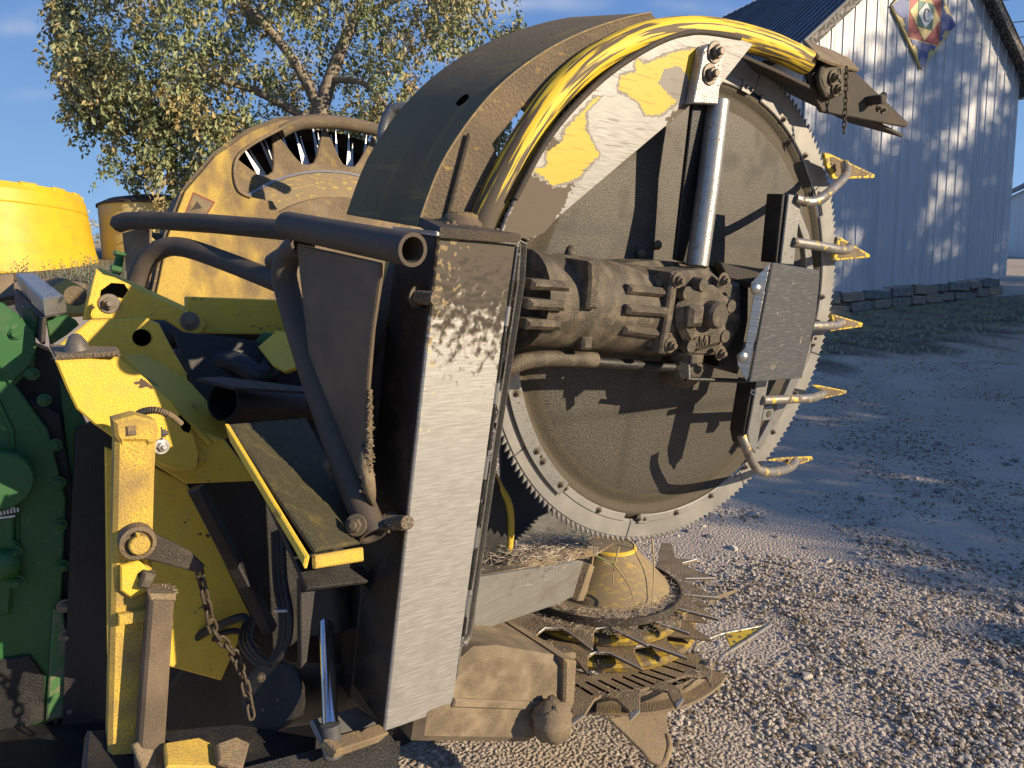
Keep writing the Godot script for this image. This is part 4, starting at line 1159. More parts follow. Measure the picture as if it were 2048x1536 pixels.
	part("hoop_weld", tube(spline([Vector3(-0.732, 0.259, 0.118), Vector3(-0.674, 0.367, 0.118), Vector3(-0.613, 0.448, 0.118), Vector3(-0.524, 0.535, 0.118), Vector3(-0.43, 0.604, 0.118), Vector3(-0.329, 0.661, 0.118), Vector3(-0.232, 0.693, 0.118), Vector3(-0.086, 0.709, 0.118)], 5), 0.007, 6), M.dark_dust, h, WING)
	# hood
	var outer := spline([Vector3(-0.927, 0.186, 0.05), Vector3(-0.881, 0.312, 0.05), Vector3(-0.81, 0.422, 0.05), Vector3(-0.733, 0.507, 0.05), Vector3(-0.636, 0.583, 0.05), Vector3(-0.53, 0.645, 0.05), Vector3(-0.415, 0.697, 0.05), Vector3(-0.333, 0.727, 0.05)], 4)
	var fl := PackedVector2Array()
	for q in outer: fl.append(Vector2(q.x, q.y))
	var sheet := PackedVector2Array()
	sheet.append_array(fl)
	var back := PackedVector2Array()
	for i in fl.size():
		var d := (fl[mini(i + 1, fl.size() - 1)] - fl[maxi(i - 1, 0)]).normalized()
		back.append(fl[i] + Vector2(d.y, -d.x) * 0.006)
	back.reverse()
	sheet.append_array(back)
	fl.append_array(p2([-0.307, 0.716, -0.307, 0.704, -0.483, 0.631, -0.575, 0.562, -0.643, 0.489, -0.663, 0.446, -0.686, 0.456, -0.756, 0.372, -0.732, 0.339, -0.768, 0.253, -0.779, 0.179, -0.848, 0.181]))
	var hood := part("hood", plate(fl, 0.038, 0.05, 0.003), M.dust_hood, h, WING)
	var hs := MB.new()
	var ob := []
	var on := []
	for i in outer.size():
		var d: Vector3 = (outer[mini(i + 1, outer.size() - 1)] - outer[maxi(i - 1, 0)]).normalized()
		var n := Vector3(-d.y, d.x, 0)
		ob.append(outer[i] + n * 0.042 - Vector3(0, 0, 0.30)); on.append((n + Vector3(0, 0, 0.15)).normalized())
	for i in outer.size() - 1:
		hs.quad(outer[i], outer[i + 1], ob[i + 1], ob[i], on[i], on[i + 1], on[i + 1], on[i])
		hs.quad(outer[i] - on[i] * 0.006, outer[i + 1] - on[i + 1] * 0.006, ob[i + 1] - on[i + 1] * 0.006, ob[i] - on[i] * 0.006, -on[i], -on[i + 1], -on[i + 1], -on[i])
		hs.quad(ob[i], ob[i + 1], ob[i + 1] - on[i + 1] * 0.006, ob[i] - on[i] * 0.006, Vector3(0, 0, -1), Vector3(0, 0, -1), Vector3(0, 0, -1), Vector3(0, 0, -1))
	part("hood_sheet", hs, M.hood_side, hood, WING)
	part("hood_seam", tube(outer, 0.0026, 6), M.cone, hood, WING)
	part("hood_fin", plate(p2([-0.824, 0.385, -0.815, 0.381, -0.851, 0.204, -0.866, 0.205]), 0.051, 0.066, 0.004), M.dust_hood, hood, WING)
	part("hole_rim", lathe(PackedVector2Array([Vector2(0.014, -0.002), Vector2(0.014, 0.002), Vector2(0.0, 0.0022)]), 20), M.hole, hood, WING * aim(Vector3(-0.93, 0.42, 0.215), Vector3(-0.75, 0.66, 0)))
	part("hood_foot", blob(Vector3(0.05, 0.03, 0.04), 0.25, 4, 4), M.dust_hood, h, WING * Transform3D(Basis.IDENTITY, Vector3(-0.851, 0.193, 0.1)))
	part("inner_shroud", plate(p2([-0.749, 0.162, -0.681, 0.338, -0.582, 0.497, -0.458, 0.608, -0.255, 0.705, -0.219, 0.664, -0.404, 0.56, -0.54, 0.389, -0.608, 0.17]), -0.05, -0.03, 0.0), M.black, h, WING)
	# prow and its bracket
	var prow := part("prow_point", plate(p2([0.247, 0.721, 0.308, 0.745, 0.461, 0.746, 0.672, 0.689, 0.853, 0.638, 0.839, 0.625, 0.574, 0.612, 0.363, 0.602, 0.29, 0.657]), 0.065, 0.08, 0.003), M.dark_dust, h, WING)
	part("top_plate", plate3([Vector3(0.309, 0.778, 0), Vector3(0.486, 0.811, 0), Vector3(0.56, 0.786, 0), Vector3(0.507, 0.732, 0.075), Vector3(0.303, 0.718, 0.12), Vector3(0.251, 0.729, 0.12)], 0.01, 0.002), M.dust, prow, WING)
	part("underside", plate3([Vector3(-0.022, 0.694, 0.07), Vector3(0.117, 0.711, 0.09), Vector3(0.254, 0.67, 0.09), Vector3(0.385, 0.606, 0.065), Vector3(0.875, 0.631, 0.06), Vector3(0.73, 0.641, -0.06), Vector3(0.448, 0.639, -0.06), Vector3(0.253, 0.699, -0.04)], 0.01), M.dark_dust, prow, WING)
	part("bracket", plate(p2([0.286, 0.688, 0.325, 0.724, 0.395, 0.741, 0.411, 0.723, 0.412, 0.654, 0.362, 0.635, 0.323, 0.647]), 0.082, 0.105, 0.006), M.grime, prow, WING)
	part("ring_pad", tube(spline([Vector3(0.318, 0.731, 0.1), Vector3(0.29, 0.702, 0.1), Vector3(0.294, 0.67, 0.1), Vector3(0.333, 0.639, 0.1)], 5), 0.008, 8), M.dark_dust, prow, WING)
	part("pin", tube([Vector3(0.598, 0.667, 0.08), Vector3(0.623, 0.677, 0.1), Vector3(0.598, 0.683, 0.12)], 0.010, 8), M.dark_dust, prow, WING)
	part("stop_tab", plate(p2([0.568, 0.677, 0.588, 0.684, 0.607, 0.68, 0.603, 0.659, 0.582, 0.653]), 0.08, 0.13, 0.003), M.dark_dust, prow, WING)
	hexes(prow, WING, [Vector3(0.345, 0.691, 0.108), Vector3(0.368, 0.663, 0.108)], Vector3(0, 0, 1), 0.012, M.bolt_dirty)
	hexes(prow, WING, [Vector3(0.649, 0.656, 0.083), Vector3(0.676, 0.655, 0.083)], Vector3(0, 0, 1), 0.006, M.bolt_dirty)
	chain("hanging_chain", "short dark chain hanging from the prow of the yellow arch", [WING * Vector3(0.386, 0.717, 0.12), WING * Vector3(0.408, 0.638, 0.12), WING * Vector3(0.425, 0.554, 0.12)], 0.0125)
	# stay between gearbox and arch
	part("stay_bracket", plate(p2([-0.245, 0.649, -0.23, 0.663, -0.192, 0.667, -0.175, 0.648, -0.169, 0.535, -0.259, 0.524]), 0.122, 0.15, 0.003), M.worn_steel, h, WING)
	hexes(h, WING, [Vector3(-0.208, 0.648, 0.15), Vector3(-0.215, 0.597, 0.15)], Vector3(0, 0, 1), 0.0145, M.bolt)
	part("stay_tube", tube([Vector3(-0.148, 0.547, 0.13), Vector3(-0.153, 0.502, 0.135), Vector3(-0.167, 0.33, 0.15), Vector3(-0.191, 0.139, 0.17)], 0.0285, 24), M.worn_steel, h, WING)
	part("stay_shaded_side", plate(p2([-0.224, 0.533, -0.148, 0.543, -0.152, 0.139, -0.217, 0.15]), 0.105, 0.118, 0.002), M.black, h, WING)  # painted black for the shaded flat side left of the tube
	gearbox(h)
	shield(h)
	pillar(h)

func gearbox(h: Node3D) -> void:
	var g := part("gearbox", tube([Vector3(-0.699, 0.045, 0.12), Vector3(-0.599, 0.038, 0.12), Vector3(-0.427, 0.026, 0.12), Vector3(-0.233, 0.01, 0.12)], 0.112, 32), M.grime, h, WING)
	part("end_flange", plate(p2([-0.764, 0.147, -0.744, 0.148, -0.747, 0.052, -0.749, -0.056, -0.768, -0.05, -0.768, 0.052]), 0.02, 0.19, 0.006), M.grime, g, WING)
	for y in [[1052, 1128, 566], [1045, 1116, 606], [1040, 1112, 647]]:
		pass
	for q in [[Vector3(-0.75, 0.088, 0.21), Vector3(-0.646, 0.085, 0.21)], [Vector3(-0.764, 0.049, 0.225), Vector3(-0.667, 0.045, 0.225)], [Vector3(-0.758, 0.006, 0.215), Vector3(-0.665, 0.002, 0.215)], [Vector3(-0.477, 0.082, 0.21), Vector3(-0.337, 0.075, 0.21)], [Vector3(-0.487, 0.038, 0.225), Vector3(-0.353, 0.031, 0.225)], [Vector3(-0.477, -0.01, 0.21), Vector3(-0.337, -0.026, 0.21)]]:
		part("cooling_rib", bar(q[0], q[1], 0.022, 0.05, Vector3(0, 1, 0), 0.008), M.grime, g, WING)
	part("strap", plate(p2([-0.618, 0.142, -0.583, 0.143, -0.581, 0.101, -0.579, 0.039, -0.61, 0.039, -0.61, 0.101]), 0.1, 0.25, 0.006), M.grime, g, WING)
	part("lug", box(Vector3(-0.571, -0.043, 0.19), Vector3(0.03, 0.03, 0.06), Basis.IDENTITY, 0.006), M.grime, g, WING)
	part("vent_cap", blob(Vector3(0.014, 0.022, 0.014), 0.2, 9, 2), M.grime, g, WING * Transform3D(Basis.IDENTITY, Vector3(-0.576, 0.148, 0.13)))
	part("bolted_flange", plate(p2([-0.358, 0.125, -0.331, 0.125, -0.332, 0.036, -0.34, -0.072, -0.365, -0.068, -0.359, 0.036]), -0.01, 0.245, 0.005), M.grime, g, WING)
	hexes(g, WING, [Vector3(-0.351, 0.096, 0.2), Vector3(-0.348, 0.05, 0.2), Vector3(-0.351, 0, 0.2), Vector3(-0.355, -0.048, 0.2)], Vector3(-0.6, 0, 0.6), 0.0125, M.bolt_dirty)
	var hs := part("hub_housing", plate(p2([-0.329, 0.125, -0.199, 0.136, -0.157, 0.115, -0.072, 0.104, -0.043, -0.006, -0.085, -0.081, -0.21, -0.09, -0.328, -0.073]), 0.02, 0.225, 0.012), M.grime, g, WING)
	part("cover", plate(p2([-0.252, 0.102, -0.181, 0.097, -0.157, 0.074, -0.116, 0.065, -0.113, 0.031, -0.143, 0.011, -0.125, -0.018, -0.145, -0.054, -0.215, -0.065, -0.272, -0.051, -0.317, 0, -0.324, 0.046, -0.295, 0.085]), 0.22, 0.252, 0.014), M.grime, g, WING)
	part("knob", lathe(PackedVector2Array([Vector2(0.036, -0.01), Vector2(0.034, 0.026), Vector2(0.028, 0.036), Vector2(0, 0.037)]), 24), M.grime, g, WING * aim(Vector3(-0.215, 0.028, 0.25), Vector3(0, 0, 1)))
	part("knob_lug", box(Vector3(-0.283, 0.025, 0.262), Vector3(0.05, 0.05, 0.03), Basis.IDENTITY, 0.01), M.grime, g, WING)
	for q in [Vector3(-0.255, 0.099, 0.25), Vector3(-0.14, 0.048, 0.25), Vector3(-0.147, -0.029, 0.25), Vector3(-0.269, -0.051, 0.25), Vector3(-0.308, 0.079, 0.25)]:
		part("boss", lathe(PackedVector2Array([Vector2(0.018, -0.03), Vector2(0.016, 0.006), Vector2(0, 0.008)]), 16), M.grime, g, WING * aim(q, Vector3(0, 0, 1)))
	hexes(g, WING, [Vector3(-0.175, 0.112, 0.245), Vector3(-0.336, 0.108, 0.245), Vector3(-0.334, -0.048, 0.245), Vector3(-0.146, -0.074, 0.245)], Vector3(0, 0, 1), 0.011, M.bolt_dirty)
	var tm := TextMesh.new()
	var sf := SystemFont.new()
	sf.font_names = PackedStringArray(["Droid Sans"])
	tm.font = sf; tm.text = "SMT"; tm.font_size = 40; tm.pixel_size = 0.0009; tm.depth = 0.004
	part("cast_letters", tm, M.grime, g, WING * Transform3D(Basis(Vector3(0, 0, 1), 0.12), Vector3(-0.229, -0.039, 0.254)))
	part("top_casting", plate(p2([-0.415, 0.112, -0.374, 0.136, -0.274, 0.145, -0.088, 0.141, -0.039, 0.123, -0.249, 0.102]), -0.02, 0.12, 0.015), M.grime, g, WING)
	part("side_block", plate(p2([-0.059, 0.14, 0.026, 0.136, 0.054, -0.001, 0.047, -0.158, -0.044, -0.132, -0.01, -0.001]), -0.02, 0.17, 0.01), M.black, g, WING)
	part("skid_arm", plate3([Vector3(-0.084, 0.144, 0.12), Vector3(0.01, 0.13, 0.18), Vector3(0.085, 0.114, 0.2), Vector3(0.061, 0.079, 0.2), Vector3(-0.071, 0.105, 0.15)], 0.04, 0.005), M.dark_dust, g, WING)
	part("drain_bracket", box(Vector3(-0.263, -0.081, 0.24), Vector3(0.045, 0.022, 0.07), Basis.IDENTITY, 0.003), M.grime, g, WING)
	part("drain_tab", bar(Vector3(-0.28, -0.089, 0.25), Vector3(-0.27, -0.132, 0.25), 0.006, 0.03, Vector3(1, 0, 0), 0.001), M.worn_steel, g, WING)
	part("lower_rod", tube([Vector3(-0.21, -0.149, 0.2), Vector3(-0.01, -0.157, 0.24)], 0.006, 8), M.black, g, WING)
	part("lower_case", blob(Vector3(0.06, 0.05, 0.06), 0.15, 31, 4), M.grime, g, WING * Transform3D(Basis.IDENTITY, Vector3(-0.166, -0.137, 0.14)))
	# hose guard tube under the arm
	part("guard_tube", tube(spline([Vector3(-0.745, -0.126, 0.14), Vector3(-0.733, -0.1, 0.16), Vector3(-0.693, -0.086, 0.17), Vector3(-0.623, -0.085, 0.17), Vector3(-0.502, -0.093, 0.17)], 5), 0.019, 14), M.grime, h, WING)
	part("guard_rod", tube([Vector3(-0.5, -0.1, 0.16), Vector3(-0.222, -0.126, 0.16)], 0.013, 12), M.black, h, WING)

func shield(h: Node3D) -> void:
	var s := part("hub_shield", plate3([Vector3(-0.059, 0.164, 0.29), Vector3(0.175, 0.15, 0.27), Vector3(0.195, 0.041, 0.27), Vector3(0.179, -0.151, 0.27), Vector3(-0.078, -0.143, 0.29)], 0.008, 0.002), M.scratched, h, WING, "black scratched steel shield plate over the hub")
	part("shield_flange", plate3([Vector3(-0.061, 0.163, 0.29), Vector3(-0.092, 0.107, 0.265), Vector3(-0.08, 0.085, 0.27), Vector3(-0.082, -0.057, 0.27), Vector3(-0.105, -0.079, 0.265), Vector3(-0.095, -0.104, 0.265), Vector3(-0.08, -0.143, 0.29)], 0.006, 0.0015), M.steel, s, WING)
	for q in [Vector3(-0.096, 0.097, 0.285), Vector3(-0.107, -0.077, 0.285)]:
		part("carriage_bolt", stud_mesh, M.bolt_bright, s, WING * aim(q, Vector3(-0.3, 0, 1), 0.0125))
	part("rubber_edge", plate(p2([0.191, 0.149, 0.207, 0.144, 0.226, 0.011, 0.207, -0.156, 0.194, -0.154, 0.211, 0.039]), 0.2, 0.26, 0.001), M.black, s, WING)
	# divider bar with five pointed fingers
	var b := part("divider_bar", plate(p2([0.098, 0.344, 0.156, 0.344, 0.171, 0.158, 0.111, 0.158]), 0.192, 0.2, 0.002), M.worn_steel, h, WING)
	part("lower_bar", plate(p2([0.09, -0.169, 0.141, -0.171, 0.137, -0.306, 0.135, -0.393, 0.101, -0.366, 0.083, -0.325]), 0.192, 0.2, 0.002), M.worn_steel, b, WING)
	part("bar_shaded_side", plate(p2([0.083, 0.343, 0.141, 0.342, 0.159, 0.159, 0.1, 0.16]), 0.14, 0.191, 0.002), M.black, b, WING)  # black body: shade on the bar's left side, put into the colour
	part("bar_shaded_side", plate(p2([0.077, -0.173, 0.125, -0.175, 0.123, -0.307, 0.121, -0.388, 0.093, -0.365, 0.075, -0.326]), 0.14, 0.191, 0.002), M.black, b, WING)  # lower bar's shaded side, painted black as well
	part("lug_plate", plate(p2([0.21, -0.273, 0.253, -0.27, 0.269, -0.294, 0.25, -0.315, 0.211, -0.314]), 0.14, 0.15, 0.002), M.worn_steel, b, WING)
	part("lug_hole", lathe(PackedVector2Array([Vector2(0.0105, -0.001), Vector2(0.0105, 0.0012), Vector2(0, 0.0014)]), 18), M.disc, b, WING * aim(Vector3(0.239, -0.294, 0.151), Vector3(0, 0, 1)))
	part("pipe_stub", tube([Vector3(0.134, -0.218, 0.16), Vector3(0.058, -0.199, 0.215)], 0.008, 12, 0.6), M.worn_steel, b, WING)
	part("side_strut", plate(p2([0.278, 0.349, 0.309, 0.345, 0.408, 0.249, 0.475, 0.114, 0.525, -0.146, 0.451, -0.276, 0.336, -0.442, 0.308, -0.43, 0.419, -0.257, 0.481, -0.111, 0.437, 0.113, 0.381, 0.233]), 0.055, 0.075, 0.002), M.worn_steel, b, WING)
	var fingers := [
		[[Vector3(0.127, 0.335, 0.2), Vector3(0.177, 0.33, 0.21), Vector3(0.236, 0.348, 0.21), Vector3(0.39, 0.407, 0.16), Vector3(0.472, 0.44, 0.12), Vector3(0.522, 0.472, 0.08)], p2([0.439, 0.495, 0.459, 0.499, 0.74, 0.463, 0.738, 0.451, 0.509, 0.425, 0.467, 0.456])],
		[[Vector3(0.147, 0.22, 0.2), Vector3(0.278, 0.215, 0.2), Vector3(0.398, 0.209, 0.19), Vector3(0.508, 0.213, 0.15), Vector3(0.613, 0.225, 0.09)], p2([0.586, 0.25, 0.609, 0.25, 0.8, 0.203, 0.8, 0.193, 0.615, 0.176, 0.586, 0.176])],
		[[Vector3(0.247, -0.016, 0.2), Vector3(0.347, -0.017, 0.2), Vector3(0.459, -0.02, 0.18), Vector3(0.596, -0.021, 0.12)], p2([0.629, -0.004, 0.653, -0.005, 0.836, -0.035, 0.835, -0.049, 0.641, -0.062, 0.65, -0.031])],
		[[Vector3(0.123, -0.23, 0.2), Vector3(0.283, -0.238, 0.2), Vector3(0.39, -0.245, 0.19), Vector3(0.56, -0.261, 0.12)], p2([0.597, -0.248, 0.633, -0.25, 0.811, -0.281, 0.812, -0.292, 0.66, -0.302, 0.664, -0.275])],
		[[Vector3(0.041, -0.324, 0.21), Vector3(0.056, -0.359, 0.22), Vector3(0.106, -0.418, 0.22), Vector3(0.144, -0.442, 0.22), Vector3(0.244, -0.465, 0.2), Vector3(0.429, -0.5, 0.13), Vector3(0.536, -0.505, 0.08)], p2([0.418, -0.497, 0.472, -0.495, 0.668, -0.513, 0.677, -0.526, 0.546, -0.539, 0.523, -0.518])]]
	for fg in fingers:
		var t := part("divider_finger", tube(spline(fg[0], 4), 0.0135, 12), M.finger, h, WING)
		part("point", plate(fg[1], 0.047, 0.058, 0.002), M.point_edge, t, WING)
		var mid := Vector2.ZERO
		for q in fg[1]: mid += q
		mid /= fg[1].size()
		var inner := PackedVector2Array()
		for q in fg[1]: inner.append(mid + (q - mid) * 0.74)
		part("point_face", plate(inner, 0.0585, 0.0595, 0.0), M.dust, t, WING)

func pillar(h: Node3D) -> void:
	var pp := p2([-0.977, 0.177, -0.803, 0.173, -0.877, -0.861, -1.041, -0.859])
	M.post = mat(768, 0.0, [L(Color(0.50, 0.49, 0.455)), 0.42, 0.75], [
		{"s": 80, "f": 0.3, "o": 3, "sx": 64, "lo": 0.25, "hi": 0.8, "c": L(Color(0.74, 0.73, 0.68)), "r": 0.38},
		{"s": 81, "f": 0.02, "o": 4, "sx": 4, "lo": 0.55, "hi": 0.85, "c": L(Color(0.43, 0.42, 0.39)), "a": 0.6, "r": 0.5},
		{"s": 82, "f": 0.15, "o": 2, "lo": 0.8, "hi": 0.86, "c": L(Color(0.25, 0.22, 0.18)), "a": 0.6},
		{"s": 83, "f": 0.05, "o": 6, "sx": 4, "lo": 0.66, "hi": 1.1, "c": L(Color(0.042, 0.033, 0.023)), "r": 0.85, "m": 0.0, "gv": 4.0, "gu": 0.15, "g0": -2.95, "a": 0.95},
		{"s": 84, "f": 0.10, "o": 3, "sx": 12, "lo": 0.92, "hi": 1.25, "c": L(Color(0.09, 0.073, 0.055)), "r": 0.6, "m": 0.2, "gv": 4.0, "g0": -3.0, "a": 0.6},
		{"s": 85, "f": 0.06, "o": 5, "sx": 4, "lo": 1.18, "hi": 1.22, "c": L(Color(0.45, 0.33, 0.14)), "r": 0.8, "m": 0.0, "gu": -0.9, "gv": 0.9, "g0": 0.0, "a": 0.6}])
	var p := part("post", plate(pp, 0.228, 0.24, 0.003), M.post, h, WING, "tall silver scraped steel post face, brown with dirt at the top")
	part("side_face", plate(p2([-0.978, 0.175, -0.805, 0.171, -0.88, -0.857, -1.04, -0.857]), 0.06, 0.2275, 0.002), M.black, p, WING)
	part("edge_bar", plate(p2([-0.793, 0.177, -0.771, 0.17, -0.769, 0.096, -0.806, -0.334, -0.835, -0.698, -0.846, -0.717, -0.862, -0.715, -0.868, -0.874, -0.872, -0.851, -0.795, 0.155]), 0.21, 0.234, 0.002), M.steel, p, WING)
	rng.seed = 5
	for i in 15:
		var t := i / 15.0
		var a: Vector3 = Vector3(-0.805, 0.096, 0.238).lerp(Vector3(-0.862, -0.695, 0.238), t)
		var b: Vector3 = Vector3(-0.805, 0.096, 0.238).lerp(Vector3(-0.862, -0.695, 0.238), t + 0.045 + rng.randf() * 0.018)
		part("weld_bead", tube([a, a.lerp(b, 0.3), a.lerp(b, 0.7), b], 0.0042 + rng.randf() * 0.002, 7), [M.black, M.bolt_bright, M.black][i % 3], p, WING)
	part("top_cap", plate3([Vector3(-0.925, 0.183, 0.05), Vector3(-0.873, 0.181, 0.05), Vector3(-0.798, 0.172, 0.245), Vector3(-0.805, 0.164, 0.25), Vector3(-0.982, 0.172, 0.25), Vector3(-0.968, 0.175, 0.2)], 0.02, 0.002), M.dark_dust, p, WING)
	part("cap_edge", plate(p2([-0.989, 0.182, -0.802, 0.176, -0.801, 0.166, -0.988, 0.173]), 0.06, 0.25, 0.002), M.steel, p, WING)
	hexes(p, WING, [Vector3(-0.918, 0.184, 0.16), Vector3(-0.904, 0.187, 0.16), Vector3(-0.846, 0.181, 0.16), Vector3(-0.8, 0.179, 0.16)], Vector3(0, 1, 0), 0.009, M.bolt_dirty)
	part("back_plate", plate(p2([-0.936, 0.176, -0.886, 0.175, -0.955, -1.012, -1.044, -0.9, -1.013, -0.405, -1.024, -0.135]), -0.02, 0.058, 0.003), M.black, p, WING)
	part("yellow_stripe", plate(p2([-0.951, 0.111, -0.939, 0.111, -0.967, -0.2, -0.982, -0.21]), -0.05, -0.025, 0.001), M.yellow, p, WING)
	# short bolts with spacers on the shaded side
	for q in [[Vector3(-0.969, 0.141, 0.143), Vector3(-0.962, 0.144, 0.22)], [Vector3(-0.998, 0.056, 0.209), Vector3(-0.984, 0.06, 0.254)], [Vector3(-1.03, -0.4, 0.202), Vector3(-1.033, -0.369, 0.281)]]:
		part("spacer", tube([q[0], q[1]], 0.0135, 14), M.bolt_dirty, p, WING)
		bolt(p, WING * aim(q[0], q[0] - q[1], 0.0125), M.bolt_dirty)

func frame_pipes(h: Node3D) -> void:
	var tp := part("frame_pipe", tube([Vector3(-0.495, 1.738, -1.6), Vector3(-0.459, 1.729, -1.565), Vector3(-0.172, 1.655, -1.25)], 0.030, 24, 0.24), M.pipe, h)
	part("pipe_cap", blob(Vector3(0.030, 0.030, 0.030), 0.0, 2, 4), M.pipe, tp, Transform3D(Basis.IDENTITY, Vector3(-0.494, 1.738, -1.6)))
	var bent := spline([Vector3(-0.473, 1.7, -1.63), Vector3(-0.516, 1.684, -1.68), Vector3(-0.54, 1.64, -1.7), Vector3(-0.523, 1.563, -1.69), Vector3(-0.454, 1.416, -1.6), Vector3(-0.353, 1.239, -1.46), Vector3(-0.272, 1.109, -1.36)], 6)
	part("frame_pipe", tube(bent, 0.0295, 22, 0.24), M.pipe, h)
	part("gusset", plate3([Vector3(-0.486, 1.699, -1.62), Vector3(-0.226, 1.637, -1.31), Vector3(-0.23, 1.606, -1.31), Vector3(-0.256, 1.514, -1.34), Vector3(-0.276, 1.387, -1.37), Vector3(-0.285, 1.244, -1.39), Vector3(-0.318, 1.206, -1.42), Vector3(-0.435, 1.382, -1.6)], 0.010, 0.003), M.leg, h)
	rng.seed = 12
	var xs := []
	for i in 1500:
		var t := rng.randf()
		var q: Vector3 = Vector3(-0.273, 1.398, -1.36).lerp(Vector3(-0.287, 1.191, -1.38), t) + Vector3(rng.randfn() * (0.0012 + 0.003 * t), 0, rng.randfn() * 0.004)
		var s := 0.0014 + 0.003 * rng.randf() * (0.4 + t)
		xs.append(Transform3D(Basis(UP, rng.randf() * TAU).scaled(Vector3.ONE * s), q))
	many("caked_dust", rocks[0], M.mud, h, xs)
	part("mud_lump", blob(Vector3(0.012, 0.06, 0.02), 0.35, 14, 4), M.mud, h, Transform3D(Basis(Vector3(0, 0, 1), 0.15), Vector3(-0.286, 1.226, -1.38)))
	for q in [[Vector3(-0.303, 1.691, -1.385), Vector3(-0.306, 1.684, -1.32)], [Vector3(-0.231, 1.67, -1.3), Vector3(-0.236, 1.664, -1.24)], [Vector3(-0.378, 1.227, -1.47), Vector3(-0.391, 1.238, -1.42)], [Vector3(-0.303, 1.135, -1.345), Vector3(-0.311, 1.15, -1.29)]]:
		bolt(h, aim(q[0], q[1] - q[0], 0.0125), M.bolt_dirty)
	part("spacer", tube([Vector3(-0.261, 1.13, -1.38), Vector3(-0.216, 1.132, -1.37)], 0.015, 14), M.bolt_dirty, h)
	# the far pair of pipes
	var fp := part("frame_pipe", tube([Vector3(-1.811, 1.949, -3.33), Vector3(-1.762, 1.957, -3.3), Vector3(-1.622, 1.954, -3.24), Vector3(-1.253, 1.914, -3.05), Vector3(-0.819, 1.854, -2.79)], 0.040, 18), M.pipe, h)
	part("grease_nipple", tube([Vector3(-1.815, 1.949, -3.33), Vector3(-1.848, 1.947, -3.33)], 0.012, 10), M.bolt_dirty, fp)
	part("frame_pipe", tube(spline([Vector3(-1.658, 1.583, -3.11), Vector3(-1.607, 1.725, -3.11), Vector3(-1.529, 1.805, -3.1), Vector3(-1.411, 1.82, -3.07), Vector3(-1.182, 1.753, -2.96), Vector3(-0.846, 1.64, -2.73)], 6), 0.041, 18), M.pipe, h)
	part("end_plate", plate3([Vector3(-1.859, 1.919, -3.45), Vector3(-1.68, 1.944, -3.38), Vector3(-1.704, 1.659, -3.38), Vector3(-1.836, 1.649, -3.45)], 0.012), M.dust, h)
	part("grab_loop", tube(spline([Vector3(-0.605, 2.271, -3.42), Vector3(-0.603, 2.385, -3.42), Vector3(-0.573, 2.461, -3.42), Vector3(-0.521, 2.488, -3.42), Vector3(-0.312, 2.475, -3.42)], 6), 0.0255, 16), M.scratched, h)

